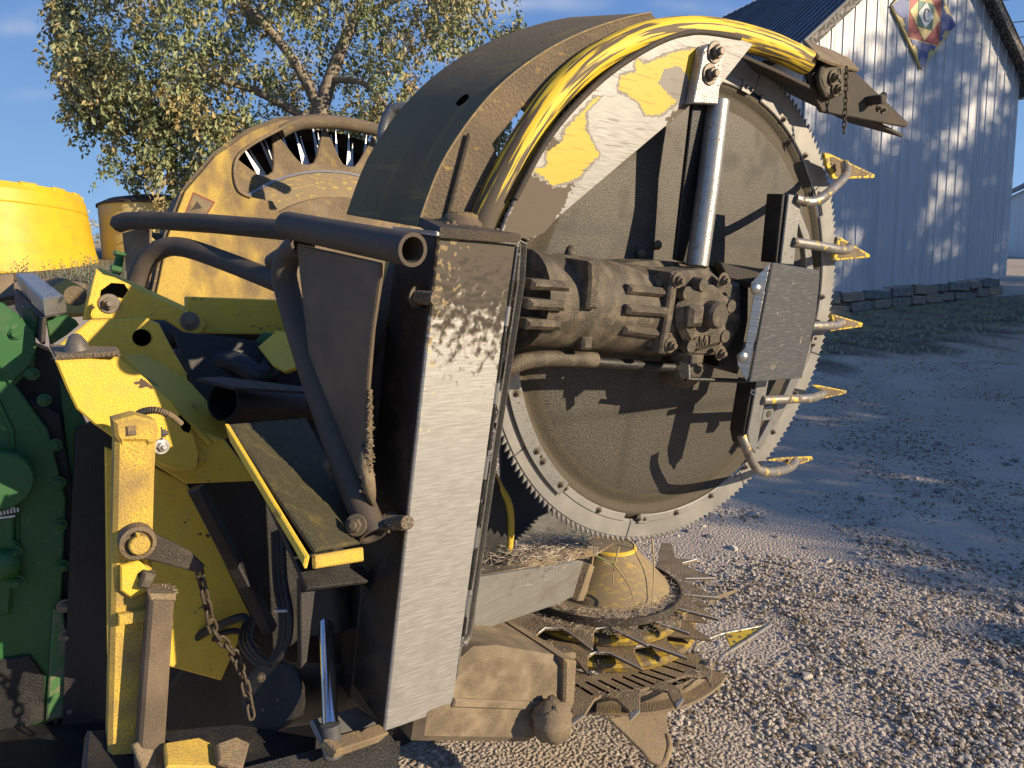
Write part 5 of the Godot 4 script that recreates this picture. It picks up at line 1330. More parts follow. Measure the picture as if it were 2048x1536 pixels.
func far_wing(h: Node3D) -> void:
	part("far_panel", plate(p2([-1.014, -0.119, -0.999, -0.003, -0.951, 0.184, -0.901, 0.396, -0.815, 0.609, -0.671, 0.791, -0.498, 0.932, -0.345, 1.012, -0.267, 1.033, -0.258, 1.014, -0.343, 0.972, -0.489, 0.877, -0.565, 0.803, -0.588, 0.72, -0.572, 0.636, -0.516, 0.607, -0.405, 0.597, -0.38, 0.553, -0.392, 0.426, -0.407, 0.197, -0.244, -0.009, -0.207, -0.326, -1.015, -0.282]), 0.066, 0.082, 0.004), M.far_panel, h, FAR, "dusty yellow side panel of the far wing")
	
	part("far_hood_back", plate(p2([-0.998, -0.002, -0.949, 0.185, -0.899, 0.398, -0.813, 0.611, -0.668, 0.794, -0.495, 0.936, -0.342, 1.016, -0.264, 1.037, -0.268, 1.049, -0.351, 1.032, -0.504, 0.952, -0.679, 0.81, -0.828, 0.619, -0.916, 0.401, -0.968, 0.189, -1.019, -0.002]), -0.24, 0.0655, 0.0), M.dust_hood, h, FAR)
	part("warning_sticker", plate(p2([-0.78, 0.607, -0.683, 0.568, -0.729, 0.492, -0.831, 0.484]), 0.0823, 0.0834, 0.0), M.faded_red, h, FAR, "worn warning sticker with red border")
	part("sticker_face", plate(p2([-0.777, 0.598, -0.693, 0.562, -0.733, 0.499, -0.822, 0.492]), 0.0835, 0.084, 0.0), M.dust, h, FAR)
	part("sticker_mark", plate(p2([-0.765, 0.565, -0.744, 0.534, -0.794, 0.52]), 0.0841, 0.0846, 0.0), M.dark_dust, h, FAR)
	var st := star(0.625, 0.775, 23, 0.5, 0.0, TAU)
	part("tooth_wheel", plate(st, -0.03, -0.02, 0.004), M.dust, h, FARS)
	part("yellow_ring", lathe(PackedVector2Array([Vector2(0.59, -0.02), Vector2(0.588, -0.008), Vector2(0.57, 0.0), Vector2(0.45, 0.012)]), 80), M.cone, h, FARS)
	part("ring_edge", lathe(PackedVector2Array([Vector2(0.60, -0.02), Vector2(0.60, -0.012), Vector2(0.59, -0.008)]), 80), M.worn_steel, h, FARS)
	part("hub_disc", lathe(PackedVector2Array([Vector2(0.49, 0.008), Vector2(0.485, 0.02), Vector2(0.2, 0.03), Vector2(0, 0.03)]), 64), M.dust, h, FARS)
	for i in 27:
		var a := 0.95 + i * 0.049
		var b := a + 0.044
		part("knife", plate(PackedVector2Array([Vector2.from_angle(a) * 0.60, Vector2.from_angle(b) * 0.60, Vector2.from_angle(a + 0.035) * (0.765 + 0.02 * (i % 3))]), -0.09 - 0.05 * (i % 2), -0.085 - 0.05 * (i % 2), 0.0), M.bright, h, FARS)
	part("dark_opening", lathe(PackedVector2Array([Vector2(0.80, -0.16), Vector2(0.3, -0.15)]), 48, 0.75, 2.12), M.hole, h, FARS)  # black sheet stands in for the shaded depth behind the teeth
	part("hoop_tube", tube(spline([Vector3(-0.34, 0.964, 0.055), Vector3(-0.255, 1.015, 0.055), Vector3(-0.125, 1.044, 0.055), Vector3(0.042, 1.055, 0.055), Vector3(0.217, 1.042, 0.055), Vector3(0.399, 1.003, 0.055)], 6), 0.036, 14), M.dust_hood, h, FAR)
	var lip := [Vector3(-0.26, 1.015, 0.088), Vector3(-0.345, 0.967, 0.088), Vector3(-0.488, 0.873, 0.088), Vector3(-0.564, 0.8, 0.088), Vector3(-0.587, 0.719, 0.088), Vector3(-0.571, 0.635, 0.088), Vector3(-0.515, 0.606, 0.088)]
	part("panel_lip", tube(spline(lip, 5), 0.008, 8), M.dust, h, FAR)

func lower_rotor(h: Node3D) -> void:
	part("rotor_cone", lathe(PackedVector2Array([Vector2(0.222, -0.01), Vector2(0.21, 0.012), Vector2(0.092, 0.130), Vector2(0.085, 0.138), Vector2(0.075, 0.140), Vector2(0, 0.141)]), 56), M.cone, h, ROTOR * Transform3D(Basis.IDENTITY, Vector3(0.04, 0.03, 0)))
	part("cone_rim", lathe(PackedVector2Array([Vector2(0.094, 0.128), Vector2(0.093, 0.134), Vector2(0.086, 0.139)]), 40), M.yellow, h, ROTOR * Transform3D(Basis.IDENTITY, Vector3(0.04, 0.03, 0.002)))
	var ring := lathe(PackedVector2Array([Vector2(0.292, -0.018), Vector2(0.292, 0.008), Vector2(0.287, 0.008), Vector2(0.287, -0.016)]), 72)
	part("rim_band", ring, M.dark_dust, h, ROTOR)
	part("rotor_pan", lathe(PackedVector2Array([Vector2(0.285, -0.012), Vector2(0.0, -0.002)]), 48), M.mud, h, ROTOR)
	var star_top := part("star_wheel", plate(p2([-0.317, -0.258, -0.283, -0.361, -0.258, -0.416, -0.232, -0.338, -0.209, -0.303, -0.154, -0.3, -0.129, -0.332, -0.07, -0.433, -0.053, -0.314, -0.033, -0.282, 0.002, -0.28, 0.034, -0.319, 0.104, -0.399, 0.091, -0.275, 0.103, -0.235, 0.134, -0.219, 0.252, -0.309, 0.209, -0.177, 0.213, -0.143, 0.25, -0.125, 0.377, -0.204, 0.299, -0.049, 0.302, -0.016, 0.426, -0.037, 0.34, 0.103, 0.346, 0.136, 0.463, 0.145, 0.37, 0.278, 0.444, 0.332, 0.359, 0.342, 0.38, 0.519, 0.335, 0.522, 0.24, 0.172, 0.075, -0.048, -0.17, -0.109, -0.299, -0.161]), -0.032, -0.022, 0.002), M.dust, h, ROTOR, "upper star wheel with dusty pointed teeth")
	part("drum", lathe(PackedVector2Array([Vector2(0.30, -0.08), Vector2(0.31, -0.062), Vector2(0.30, -0.056), Vector2(0.15, -0.05)]), 64), M.yellow_worn, h, ROTOR)
	var star_low := part("star_wheel", plate(p2([-0.4, -0.223, -0.214, -0.267, -0.212, -0.319, -0.114, -0.379, -0.086, -0.459, -0.072, -0.355, -0.05, -0.329, -0.002, -0.332, 0.029, -0.368, 0.085, -0.424, 0.078, -0.322, 0.087, -0.286, 0.137, -0.27, 0.237, -0.347, 0.201, -0.233, 0.209, -0.194, 0.352, -0.224, 0.284, -0.079, 0.375, -0.092, 0.296, 0.06, 0.416, 0.038, 0.32, 0.216, 0.275, 0.328, 0.1, 0.095, -0.16, 0.03, -0.395, -0.121]), -0.095, -0.085, 0.002), M.dust, h, ROTOR, "lower star wheel with dusty pointed teeth")
	part("drum", lathe(PackedVector2Array([Vector2(0.34, -0.145), Vector2(0.352, -0.125), Vector2(0.34, -0.118), Vector2(0.15, -0.11)]), 64), M.yellow_worn, h, ROTOR)
	part("ground_edge", tube([Vector3(-0.047, -0.302, -0.021), Vector3(0.002, -0.282, -0.021), Vector3(0.033, -0.321, -0.021), Vector3(0.102, -0.401, -0.021)], 0.0017, 5), M.bright, star_top, ROTOR)
	part("ground_edge", tube([Vector3(0.104, -0.234, -0.021), Vector3(0.133, -0.221, -0.021), Vector3(0.25, -0.312, -0.021)], 0.0017, 5), M.bright, star_top, ROTOR)
	part("ground_edge", tube([Vector3(0.215, -0.141, -0.021), Vector3(0.249, -0.127, -0.021), Vector3(0.375, -0.206, -0.021)], 0.0017, 5), M.bright, star_top, ROTOR)
	part("ground_edge", tube([Vector3(0.305, -0.018, -0.021), Vector3(0.426, -0.035, -0.021)], 0.0017, 5), M.bright, star_top, ROTOR)
	part("ground_edge", tube([Vector3(0.346, 0.129, -0.021), Vector3(0.462, 0.142, -0.021)], 0.0017, 5), M.bright, star_top, ROTOR)
	part("ground_edge", tube([Vector3(0.372, 0.287, -0.021), Vector3(0.445, 0.335, -0.021)], 0.0017, 5), M.bright, star_top, ROTOR)
	part("ground_edge", tube([Vector3(-0.068, -0.347, -0.084), Vector3(-0.047, -0.331, -0.084), Vector3(-0.002, -0.334, -0.084), Vector3(0.083, -0.426, -0.084)], 0.0017, 5), M.bright, star_low, ROTOR)
	part("ground_edge", tube([Vector3(0.089, -0.288, -0.084), Vector3(0.137, -0.272, -0.084), Vector3(0.235, -0.349, -0.084)], 0.0017, 5), M.bright, star_low, ROTOR)
	part("ground_edge", tube([Vector3(-0.232, -0.34, -0.021), Vector3(-0.209, -0.305, -0.021), Vector3(-0.154, -0.302, -0.021), Vector3(-0.13, -0.334, -0.021), Vector3(-0.072, -0.435, -0.021)], 0.0017, 5), M.bright, star_top, ROTOR)
	var comb := part("stripper_comb", plate(p2([-0.125, -0.393, -0.11, -0.319, -0.054, -0.349, 0.144, -0.252, 0.311, -0.18, 0.335, -0.301, 0.305, -0.393, 0.304, -0.344, 0.246, -0.336, 0.173, -0.377, 0.207, -0.421, 0.204, -0.472, 0.17, -0.522, 0.162, -0.428, 0.114, -0.411, 0.081, -0.43, 0.06, -0.54, 0.023, -0.59, 0.027, -0.536, -0.001, -0.482, -0.042, -0.465, -0.065, -0.485, -0.104, -0.57, -0.149, -0.621, -0.14, -0.544]), -0.16, -0.15, 0.002), M.dust, h, ROTOR)
	for q in [[Vector3(-0.114, -0.41, -0.15), Vector3(-0.068, -0.465, -0.15)], [Vector3(-0.081, -0.394, -0.15), Vector3(-0.018, -0.454, -0.15)], [Vector3(-0.04, -0.383, -0.15), Vector3(0.015, -0.436, -0.15)], [Vector3(0.002, -0.372, -0.15), Vector3(0.06, -0.426, -0.15)], [Vector3(0.039, -0.359, -0.15), Vector3(0.097, -0.41, -0.15)], [Vector3(0.068, -0.346, -0.15), Vector3(0.13, -0.397, -0.15)], [Vector3(0.094, -0.329, -0.15), Vector3(0.166, -0.375, -0.15)], [Vector3(0.134, -0.312, -0.15), Vector3(0.206, -0.359, -0.15)], [Vector3(0.167, -0.276, -0.15), Vector3(0.24, -0.322, -0.15)], [Vector3(0.202, -0.243, -0.15), Vector3(0.287, -0.295, -0.15)]]:
		part("slot_dark", bar(q[0], q[1], 0.009, 0.0016, Vector3(0, 1, 0), 0.0), M.hole, comb, ROTOR)  # black strip on the plate, painted for the dark inside a slit
	part("worn_tip", plate(p2([-0.149, -0.623, -0.104, -0.572, -0.11, -0.56, -0.138, -0.588]), -0.1535, -0.1485, 0.001), M.worn_steel, comb, ROTOR)
	part("worn_tip", plate(p2([0.022, -0.592, 0.059, -0.542, 0.057, -0.53, 0.027, -0.554]), -0.1535, -0.1485, 0.001), M.worn_steel, comb, ROTOR)
	part("worn_tip", plate(p2([0.169, -0.525, 0.203, -0.474, 0.197, -0.467, 0.173, -0.494]), -0.1535, -0.1485, 0.001), M.worn_steel, comb, ROTOR)
	part("comb_apron", plate(ring_sector(0.30, 0.47, -2.5, -0.5, 30), -0.215, -0.205, 0.002), M.dust, h, ROTOR)
	part("comb_wall", lathe(PackedVector2Array([Vector2(0.42, -0.21), Vector2(0.43, -0.16)]), 40, -2.5, -0.4), M.mud, h, ROTOR)
	part("skid_shoe", plate3([Vector3(0.284, 0.338, -2), Vector3(0.477, 0.318, -2.1), Vector3(0.466, 0.259, -2), Vector3(0.449, 0.238, -1.96), Vector3(0.419, 0.226, -1.94), Vector3(0.394, 0.236, -1.94), Vector3(0.381, 0.268, -1.95)], 0.012, 0.003), M.dust, h)
	part("skid_lip", tube(spline([Vector3(0.467, 0.278, -2.02), Vector3(0.467, 0.257, -1.99), Vector3(0.444, 0.237, -1.95), Vector3(0.414, 0.224, -1.93)], 5), 0.011, 10), M.dust, h)
	# divider point on the ground side
	var dp := part("divider_point", plate3([Vector3(0.443, -0.079, -0.14), Vector3(0.588, -0.017, -0.14), Vector3(0.642, 0.017, -0.14), Vector3(0.605, -0.032, -0.14), Vector3(0.433, -0.178, -0.14)], 0.006, 0.002), M.yellow_clean, h)
	dp.transform = gx[h].affine_inverse() * ROTOR
	gx[dp] = ROTOR
	part("divider_rod", tube(spline([Vector3(0.295, -0.212, -0.137), Vector3(0.322, -0.163, -0.137), Vector3(0.372, -0.118, -0.137), Vector3(0.439, -0.074, -0.137), Vector3(0.547, -0.03, -0.137), Vector3(0.636, 0.011, -0.137)], 5), 0.007, 8), M.finger, dp, ROTOR)
	part("divider_rod", tube(spline([Vector3(0.355, -0.286, -0.137), Vector3(0.39, -0.233, -0.137), Vector3(0.433, -0.191, -0.137), Vector3(0.535, -0.094, -0.137), Vector3(0.633, 0.003, -0.137)], 5), 0.008, 8), M.finger, dp, ROTOR)
	part("far_point", plate3([Vector3(0.839, 0.338, -2.9), Vector3(0.977, 0.333, -3), Vector3(0.986, 0.324, -3), Vector3(0.809, 0.325, -2.85)], 0.01), M.dust, dp)
	# channel arm from the post
	var ca := part("channel_arm", plate3([Vector3(-0.098, 0.889, -1.72), Vector3(0.191, 0.786, -2.12), Vector3(0.219, 0.772, -2.15), Vector3(0.18, 0.671, -2.12), Vector3(0.114, 0.68, -2.05), Vector3(-0.101, 0.74, -1.72)], 0.012, 0.002), M.arm_steel, h)
	part("channel_top", plate3([Vector3(-0.1, 0.89, -1.722), Vector3(0.194, 0.787, -2.122), Vector3(0.24, 0.742, -2.35), Vector3(-0.037, 0.793, -2.1), Vector3(-0.091, 0.832, -1.95)], 0.008, 0.002), M.mud, ca)
	part("channel_end", plate3([Vector3(0.219, 0.772, -2.15), Vector3(0.237, 0.747, -2.2), Vector3(0.201, 0.641, -2.18), Vector3(0.177, 0.666, -2.12)], 0.03), M.dust, ca)
	part("hanger", plate3([Vector3(-0.104, 0.892, -1.7), Vector3(-0.09, 0.885, -1.71), Vector3(-0.107, 0.725, -1.69), Vector3(-0.129, 0.728, -1.68)], 0.01, 0.002), M.worn_steel, ca)
	part("bolt_spacer", box(Vector3(-0.099, 0.867, -1.75), Vector3(0.02, 0.015, 0.03)), M.mud, ca)
	# debris deflector between arm and cone
	part("deflector", plate3([Vector3(0.097, 0.793, -2.2), Vector3(0.148, 0.794, -2.12), Vector3(0.271, 0.752, -2.25), Vector3(0.37, 0.72, -2.5), Vector3(0.277, 0.731, -2.45)], 0.006, 0.001), M.dust, h)
	# yellow shroud edge behind the post
	var sh := [Vector3(-0.072, 1.106, -2.05), Vector3(-0.035, 1.032, -2.05), Vector3(-0.009, 0.979, -2.05), Vector3(-0.003, 0.903, -2.05), Vector3(-0.012, 0.823, -2.05)]
	part("shroud_edge", tube(spline(sh, 5), 0.011, 10), M.yellow, h)
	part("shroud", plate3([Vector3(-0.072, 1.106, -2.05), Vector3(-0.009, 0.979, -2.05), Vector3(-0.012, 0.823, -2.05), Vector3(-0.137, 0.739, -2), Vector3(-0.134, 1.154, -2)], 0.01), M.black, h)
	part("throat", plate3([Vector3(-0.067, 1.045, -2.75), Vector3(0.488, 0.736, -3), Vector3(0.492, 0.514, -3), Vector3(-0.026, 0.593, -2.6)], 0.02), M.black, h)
	# gear housing low in front
	var gh := part("lower_housing", plate(p2([-0.877, 0.749, -0.812, 0.783, -0.751, 0.77, -0.522, 0.673, -0.528, 0.571, -0.569, 0.503, -0.661, 0.497, -0.972, 0.612, -0.959, 0.688]), -0.3, 0.12, 0.02), M.mud, h, SIDE)
	part("flange", plate(p2([-0.573, 0.699, -0.533, 0.682, -0.54, 0.576, -0.574, 0.507, -0.599, 0.5, -0.575, 0.594]), -0.28, 0.14, 0.006), M.dust, gh, SIDE)
	part("casting_top", plate3([Vector3(-0.142, 0.688, -1.62), Vector3(-0.031, 0.693, -1.75), Vector3(0.184, 0.553, -1.95), Vector3(0.179, 0.506, -2.1), Vector3(-0.035, 0.594, -2), Vector3(-0.128, 0.63, -1.85)], 0.02, 0.004), M.mud, gh)
	part("mud_knob", blob(Vector3(0.045, 0.05, 0.045), 0.35, 77, 5), M.mud, gh, SIDE * Transform3D(Basis.IDENTITY, Vector3(-0.635, 0.577, 0.165)))
	part("casting_seam", bar(Vector3(-0.879, 0.68, 0.122), Vector3(-0.621, 0.587, 0.122), 0.02, 0.012, UP, 0.004), M.mud, gh, SIDE)
	# residue
	var bits := MB.new()
	tube([Vector3(0, 0, -1), Vector3(0.1, 0.05, 0), Vector3(0, 0, 1)], 0.06, 4, 0.0, -1.0, bits)
	rng.seed = 44
	var xs := []
	var cs := []
	var pal := [L(Color(0.36, 0.27, 0.14)), L(Color(0.24, 0.165, 0.09)), L(Color(0.15, 0.10, 0.06)), L(Color(0.42, 0.34, 0.2)), L(Color(0.17, 0.085, 0.05))]
	var put := func(at: Vector3, spread: Vector3, count: int, size: float) -> void:
		for i in count:
			var o := Vector3(rng.randfn(), rng.randfn(), rng.randfn()) * spread * 0.5
			var z := Vector3(rng.randf_range(-1, 1), rng.randf_range(-0.35, 0.35), rng.randf_range(-1, 1)).normalized()
			var x := z.cross(UP).normalized()
			var l := size * rng.randf_range(0.3, 1.3)
			xs.append(Transform3D(Basis(x * l * 0.8, z.cross(x) * l * 0.8, z * l), at + o))
			cs.append(pal[rng.randi() % 5] * rng.randf_range(0.7, 1.2))
	for i in 130:
		var a := rng.randf() * TAU
		var q: Vector3 = ROTOR * Vector3(cos(a) * 0.25, sin(a) * 0.25, 0.0)
		put.call(q, Vector3(0.04, 0.014, 0.04), 26, 0.010)
	for i in 60:
		var a := rng.randf_range(-2.6, 0.6)
		put.call(ROTOR * Vector3(cos(a) * 0.325, sin(a) * 0.325, -0.016), Vector3(0.04, 0.006, 0.03), 18, 0.007)
		put.call(ROTOR * Vector3(cos(a) * rng.randf_range(0.40, 0.5), sin(a) * 0.45, -0.147), Vector3(0.05, 0.006, 0.03), 12, 0.007)
	for q in [Vector3(0.052, 0.837, -2), Vector3(0.101, 0.824, -2.1), Vector3(0.153, 0.803, -2.2), Vector3(0.041, 0.79, -2.2), Vector3(-0.006, 0.806, -2.1), Vector3(0.21, 0.773, -2.3), Vector3(-0.034, 0.835, -1.95), Vector3(0.129, 0.764, -2.35)]:
		put.call(q, Vector3(0.10, 0.03, 0.09), 420, 0.013)
	for q in [Vector3(0.233, 0.29, -2), Vector3(0.292, 0.283, -2.05), Vector3(0.337, 0.31, -2.1), Vector3(0.424, 0.314, -2.15), Vector3(-0.053, 0.644, -1.85), Vector3(0.036, 0.605, -1.9), Vector3(0.095, 0.565, -1.95)]:
		put.call(q, Vector3(0.09, 0.015, 0.07), 110, 0.010)
	for q in [Vector3(0.053, 0.819, -2.02), Vector3(0.152, 0.79, -2.18), Vector3(0.009, 0.824, -1.98), Vector3(0.21, 0.759, -2.3)]:
		part("packed_chaff", blob(Vector3(0.075, 0.022, 0.06), 0.45, 5, 5), M.mud, h, Transform3D(Basis(UP, q.x * 9.0), q))
	var res := many("crop_residue", bits, M.straw, null, xs, cs)
	tag(res, "chopped straw and husk bits heaped round the lower rotor and arm", "crop residue")
	# a few long stalks of grass caught on the rotor
	var stalks := [[Vector3(0.235, 0.798, -2.3), Vector3(0.255, 0.764, -2.25), Vector3(0.353, 0.704, -2.3)], [Vector3(0.259, 0.77, -2.2), Vector3(0.25, 0.707, -2.2), Vector3(0.238, 0.641, -2.2)], [Vector3(0.336, 0.712, -2.3), Vector3(0.389, 0.642, -2.28), Vector3(0.401, 0.595, -2.25)], [Vector3(0.497, 0.744, -2.45), Vector3(0.496, 0.649, -2.4), Vector3(0.471, 0.556, -2.3)], [Vector3(0.372, 0.73, -2.4), Vector3(0.341, 0.686, -2.3), Vector3(0.336, 0.642, -2.28)]]
	var i2 := 0
	for s in stalks:
		var g := part("grass_stalk", tube(spline(s, 5), 0.0035, 5, 0.0, 0.0015), [M.stalk_green, M.stalk][mini(i2, 1)], null)
		tag(g, ["green stalk caught between the blade and the rotor cone", "bent dry stalk hanging beside the steel arm", "dry stalk drooping over the front of the rotor cone", "long dry stalk hanging in front of the rim on the right", "thin pale stalk over the middle of the cone"][i2], "stalk")
		i2 += 1

# yellow frame that carries the header on the harvester
func mount(h: Node3D) -> void:
	# tall yellow box post
	var p := part("frame_post", plate(p2([-1.494, 1.322, -1.426, 1.311, -1.433, 1.231, -1.456, 0.902, -1.475, 0.643, -1.54, 0.668, -1.522, 0.92]), -0.09, -0.03, 0.008), M.yellow_dusty, h, SIDE, "upright yellow box post with a pivot pin")
	part("post_head", plate(p2([-1.496, 1.35, -1.46, 1.358, -1.426, 1.344, -1.422, 1.325, -1.428, 1.303, -1.442, 1.298, -1.446, 1.306, -1.479, 1.31, -1.484, 1.303, -1.494, 1.321]), -0.105, -0.024, 0.006), M.yellow_dusty, p, SIDE)
	part("head_notch", box(Vector3(-1.468, 1.33, -0.022), Vector3(0.016, 0.018, 0.006)), M.dust, p, SIDE)
	bolt(p, SIDE * aim(Vector3(-1.416, 1.291, -0.05), Vector3(0.3, 0, 1), 0.009), M.bolt_bright)
	bolt(p, SIDE * aim(Vector3(-1.415, 1.316, -0.05), Vector3(1, 0, 0.2), 0.007), M.bolt)
	part("gusset", plate(p2([-1.507, 0.99, -1.46, 0.988, -1.463, 0.967, -1.508, 0.969]), -0.03, -0.012, 0.002), M.yellow_dusty, p, SIDE)
	part("gusset", plate(p2([-1.499, 1.081, -1.469, 1.085, -1.45, 1.062, -1.455, 1.023, -1.484, 1.015, -1.501, 1.034]), -0.03, -0.016, 0.003), M.yellow, p, SIDE)
	part("latch_block", box(Vector3(-1.458, 1.049, -0.012), Vector3(0.022, 0.03, 0.03), Basis(Vector3(0, 0, 1), -0.4), 0.004), M.grime, p, SIDE)
	# swinging link with pin and chain
	var lk := part("swing_link", plate(p2([-1.493, 1.139, -1.479, 1.154, -1.457, 1.148, -1.382, 1.09, -1.357, 1.057, -1.361, 1.044, -1.372, 1.046, -1.451, 1.086, -1.477, 1.099, -1.491, 1.115]), -0.016, 0.0, 0.003), M.dark_dust, h, SIDE)
	part("pin_collar", lathe(PackedVector2Array([Vector2(0.031, -0.03), Vector2(0.031, 0.004), Vector2(0.024, 0.007), Vector2(0.02, 0.0), Vector2(0.0, 0.0)]), 32), M.dust, lk, SIDE * aim(Vector3(-1.47, 1.125, 0.002), Vector3(0, 0, 1)))
	part("pin", lathe(PackedVector2Array([Vector2(0.0175, -0.02), Vector2(0.0175, 0.014), Vector2(0.015, 0.017), Vector2(0, 0.017)]), 28), M.yellow_dusty, lk, SIDE * aim(Vector3(-1.469, 1.124, 0.004), Vector3(0, 0, 1)))
	part("key", box(Vector3(-1.471, 1.141, 0.012), Vector3(0.006, 0.012, 0.014)), M.yellow_dusty, lk, SIDE)
	chain("lock_chain", "rusty dark link chain hanging from the swing link beside the yellow post", [SIDE * Vector3(-1.365, 1.041, -0.01), SIDE * Vector3(-1.354, 0.981, -0.02), SIDE * Vector3(-1.338, 0.905, -0.04), SIDE * Vector3(-1.296, 0.833, -0.06), SIDE * Vector3(-1.278, 0.762, -0.06), SIDE * Vector3(-1.271, 0.703, -0.05)], 0.0195, 0.4)
	# brown square stand leg
	var lg := part("stand_leg", plate(p2([-1.458, 1.026, -1.417, 1.017, -1.453, 0.669, -1.497, 0.686]), -0.03, 0.03, 0.006), M.leg, h, SIDE)
	part("leg_rim", plate(p2([-1.46, 1.035, -1.415, 1.025, -1.416, 1.011, -1.459, 1.022]), -0.032, 0.033, 0.003), M.dust, lg, SIDE)
	var straws := MB.new()
	tube([Vector3(0, 0, -1), Vector3(0, 0, 1)], 0.07, 4, 0.0, -1.0, straws)
	rng.seed = 66
	var xs := []
	var cs := []
	for i in 120:
		var z := Vector3(rng.randf_range(-1, 1), rng.randf_range(-0.2, 0.9), rng.randf_range(-1, 1)).normalized()
		var x := z.cross(UP).normalized()
		var l := rng.randf_range(0.004, 0.012)
		var at: Vector3 = SIDE * (Vector3(-1.433, 1.018, 0) + Vector3(rng.randf_range(-0.02, 0.02), rng.randf_range(-0.003, 0.006), rng.randf_range(-0.02, 0.02)))
		xs.append(Transform3D(Basis(x * l, z.cross(x) * l, z * l), at))
		cs.append(L(Color(0.26, 0.19, 0.11)) * rng.randf_range(0.3, 0.9))
	many("straw_plug", straws, M.straw, lg, xs, cs)
	# yellow adapter box with its locating cone
	var bx := part("adapter_side", plate(p2([-1.572, 1.447, -1.454, 1.451, -1.424, 1.419, -1.355, 1.348, -1.313, 1.266, -1.304, 1.225, -1.309, 1.186, -1.346, 1.184, -1.395, 1.212, -1.47, 1.271, -1.508, 1.307, -1.54, 1.344, -1.556, 1.391]), -0.318, -0.30, 0.004), M.yellow, h, SIDE, "sunlit yellow adapter plate with the locating cone")
	part("adapter_top", plate3([Vector3(-1.055, 1.461, -1.621), Vector3(-0.861, 1.462, -1.55), Vector3(-0.829, 1.452, -1.504), Vector3(-0.959, 1.445, -1.49)], 0.012, 0.003), M.dust, bx)
	part("adapter_back", plate(p2([-1.571, 1.457, -1.552, 1.475, -1.491, 1.528, -1.37, 1.532, -1.344, 1.519, -1.321, 1.464, -1.287, 1.393, -1.276, 1.322, -1.37, 1.378, -1.433, 1.443]), -0.54, -0.52, 0.004), M.yellow, bx, SIDE)
	part("hole", lathe(PackedVector2Array([Vector2(0.021, -0.001), Vector2(0.021, 0.002), Vector2(0, 0.0022)]), 20), M.hole, bx, SIDE * aim(Vector3(-1.384, 1.484, -0.519), Vector3(0, 0, 1)))
	part("locating_cone", lathe(PackedVector2Array([Vector2(0.031, 0), Vector2(0.030, 0.005), Vector2(0.020, 0.034), Vector2(0.012, 0.048), Vector2(0.005, 0.053), Vector2(0, 0.0535)]), 32, 0, TAU, true), M.bolt, bx, aim(Vector3(-0.941, 1.448, -1.54), Vector3(-0.12, 1, 0)))
	part("adapter_slope", plate3([Vector3(-0.856, 1.451, -1.548), Vector3(-0.89, 1.434, -1.669), Vector3(-0.839, 1.37, -1.812), Vector3(-0.752, 1.266, -1.848), Vector3(-0.733, 1.222, -1.788), Vector3(-0.734, 1.219, -1.64), Vector3(-0.773, 1.345, -1.605)], 0.012, 0.003), M.yellow, bx)
	part("adapter_lower", plate(p2([-1.401, 1.259, -1.299, 1.272, -1.24, 1.243, -1.172, 1.133, -1.33, 1.148, -1.403, 1.208, -1.44, 1.241]), -0.348, -0.33, 0.004), M.yellow, bx, SIDE)
	part("lap_plate", plate(p2([-1.383, 1.273, -1.323, 1.25, -1.288, 1.218, -1.287, 1.197, -1.305, 1.182, -1.354, 1.181, -1.386, 1.202]), -0.329, -0.322, 0.003), M.yellow, bx, SIDE)
	hexes(bx, SIDE, [Vector3(-1.316, 1.205, -0.32)], Vector3(0, 0, 1), 0.0085, M.bolt)
	part("cable_slot", plate(p2([-1.352, 1.309, -1.341, 1.315, -1.319, 1.288, -1.324, 1.272, -1.336, 1.278]), -0.2999, -0.298, 0.0), M.hole, bx, SIDE)
	var cable := part("conduit", tube(spline([Vector3(-0.772, 1.316, -1.454), Vector3(-0.772, 1.331, -1.442), Vector3(-0.759, 1.343, -1.442), Vector3(-0.73, 1.347, -1.442), Vector3(-0.707, 1.335, -1.454), Vector3(-0.697, 1.313, -1.478)], 8), 0.0065, 10), M.dust, bx)
	for i in 26:
		var t := spline([Vector3(-0.772, 1.316, -1.454), Vector3(-0.772, 1.331, -1.442), Vector3(-0.759, 1.343, -1.442), Vector3(-0.73, 1.347, -1.442), Vector3(-0.707, 1.335, -1.454)], 8)
		var k := mini(i * (t.size() - 2) / 26, t.size() - 2)
		part("conduit_ring", lathe(PackedVector2Array([Vector2(0.0066, -0.0016), Vector2(0.0082, 0), Vector2(0.0066, 0.0016)]), 12), M.dark_dust, cable, aim(t[k].lerp(t[k + 1], fmod(i * (t.size() - 2) / 26.0, 1.0)), t[k + 1] - t[k]))
	# link bracket and drawbar behind
	var br := part("link_bracket", plate(p2([-1.491, 1.525, -1.481, 1.578, -1.456, 1.657, -1.417, 1.643, -1.194, 1.529, -1.184, 1.508, -1.196, 1.485, -1.228, 1.477, -1.267, 1.506, -1.292, 1.524, -1.451, 1.527]), -0.80, -0.78, 0.004), M.yellow, h, SIDE)
	part("bracket_wall", plate(p2([-1.493, 1.526, -1.459, 1.655, -1.448, 1.65, -1.48, 1.525]), -0.78, -0.72, 0.002), M.yellow, br, SIDE)
	part("bracket_lip", plate3([Vector3(-1.255, 1.67, -2.16), Vector3(-1.224, 1.654, -2.2), Vector3(-1.017, 1.526, -2.34), Vector3(-1.052, 1.535, -2.42), Vector3(-1.267, 1.671, -2.29), Vector3(-1.3, 1.686, -2.25)], 0.006, 0.001), M.yellow, br)
	hexes(br, SIDE, [Vector3(-1.428, 1.569, -0.78), Vector3(-1.228, 1.52, -0.78)], Vector3(0, 0, 1), 0.0155, M.bolt)
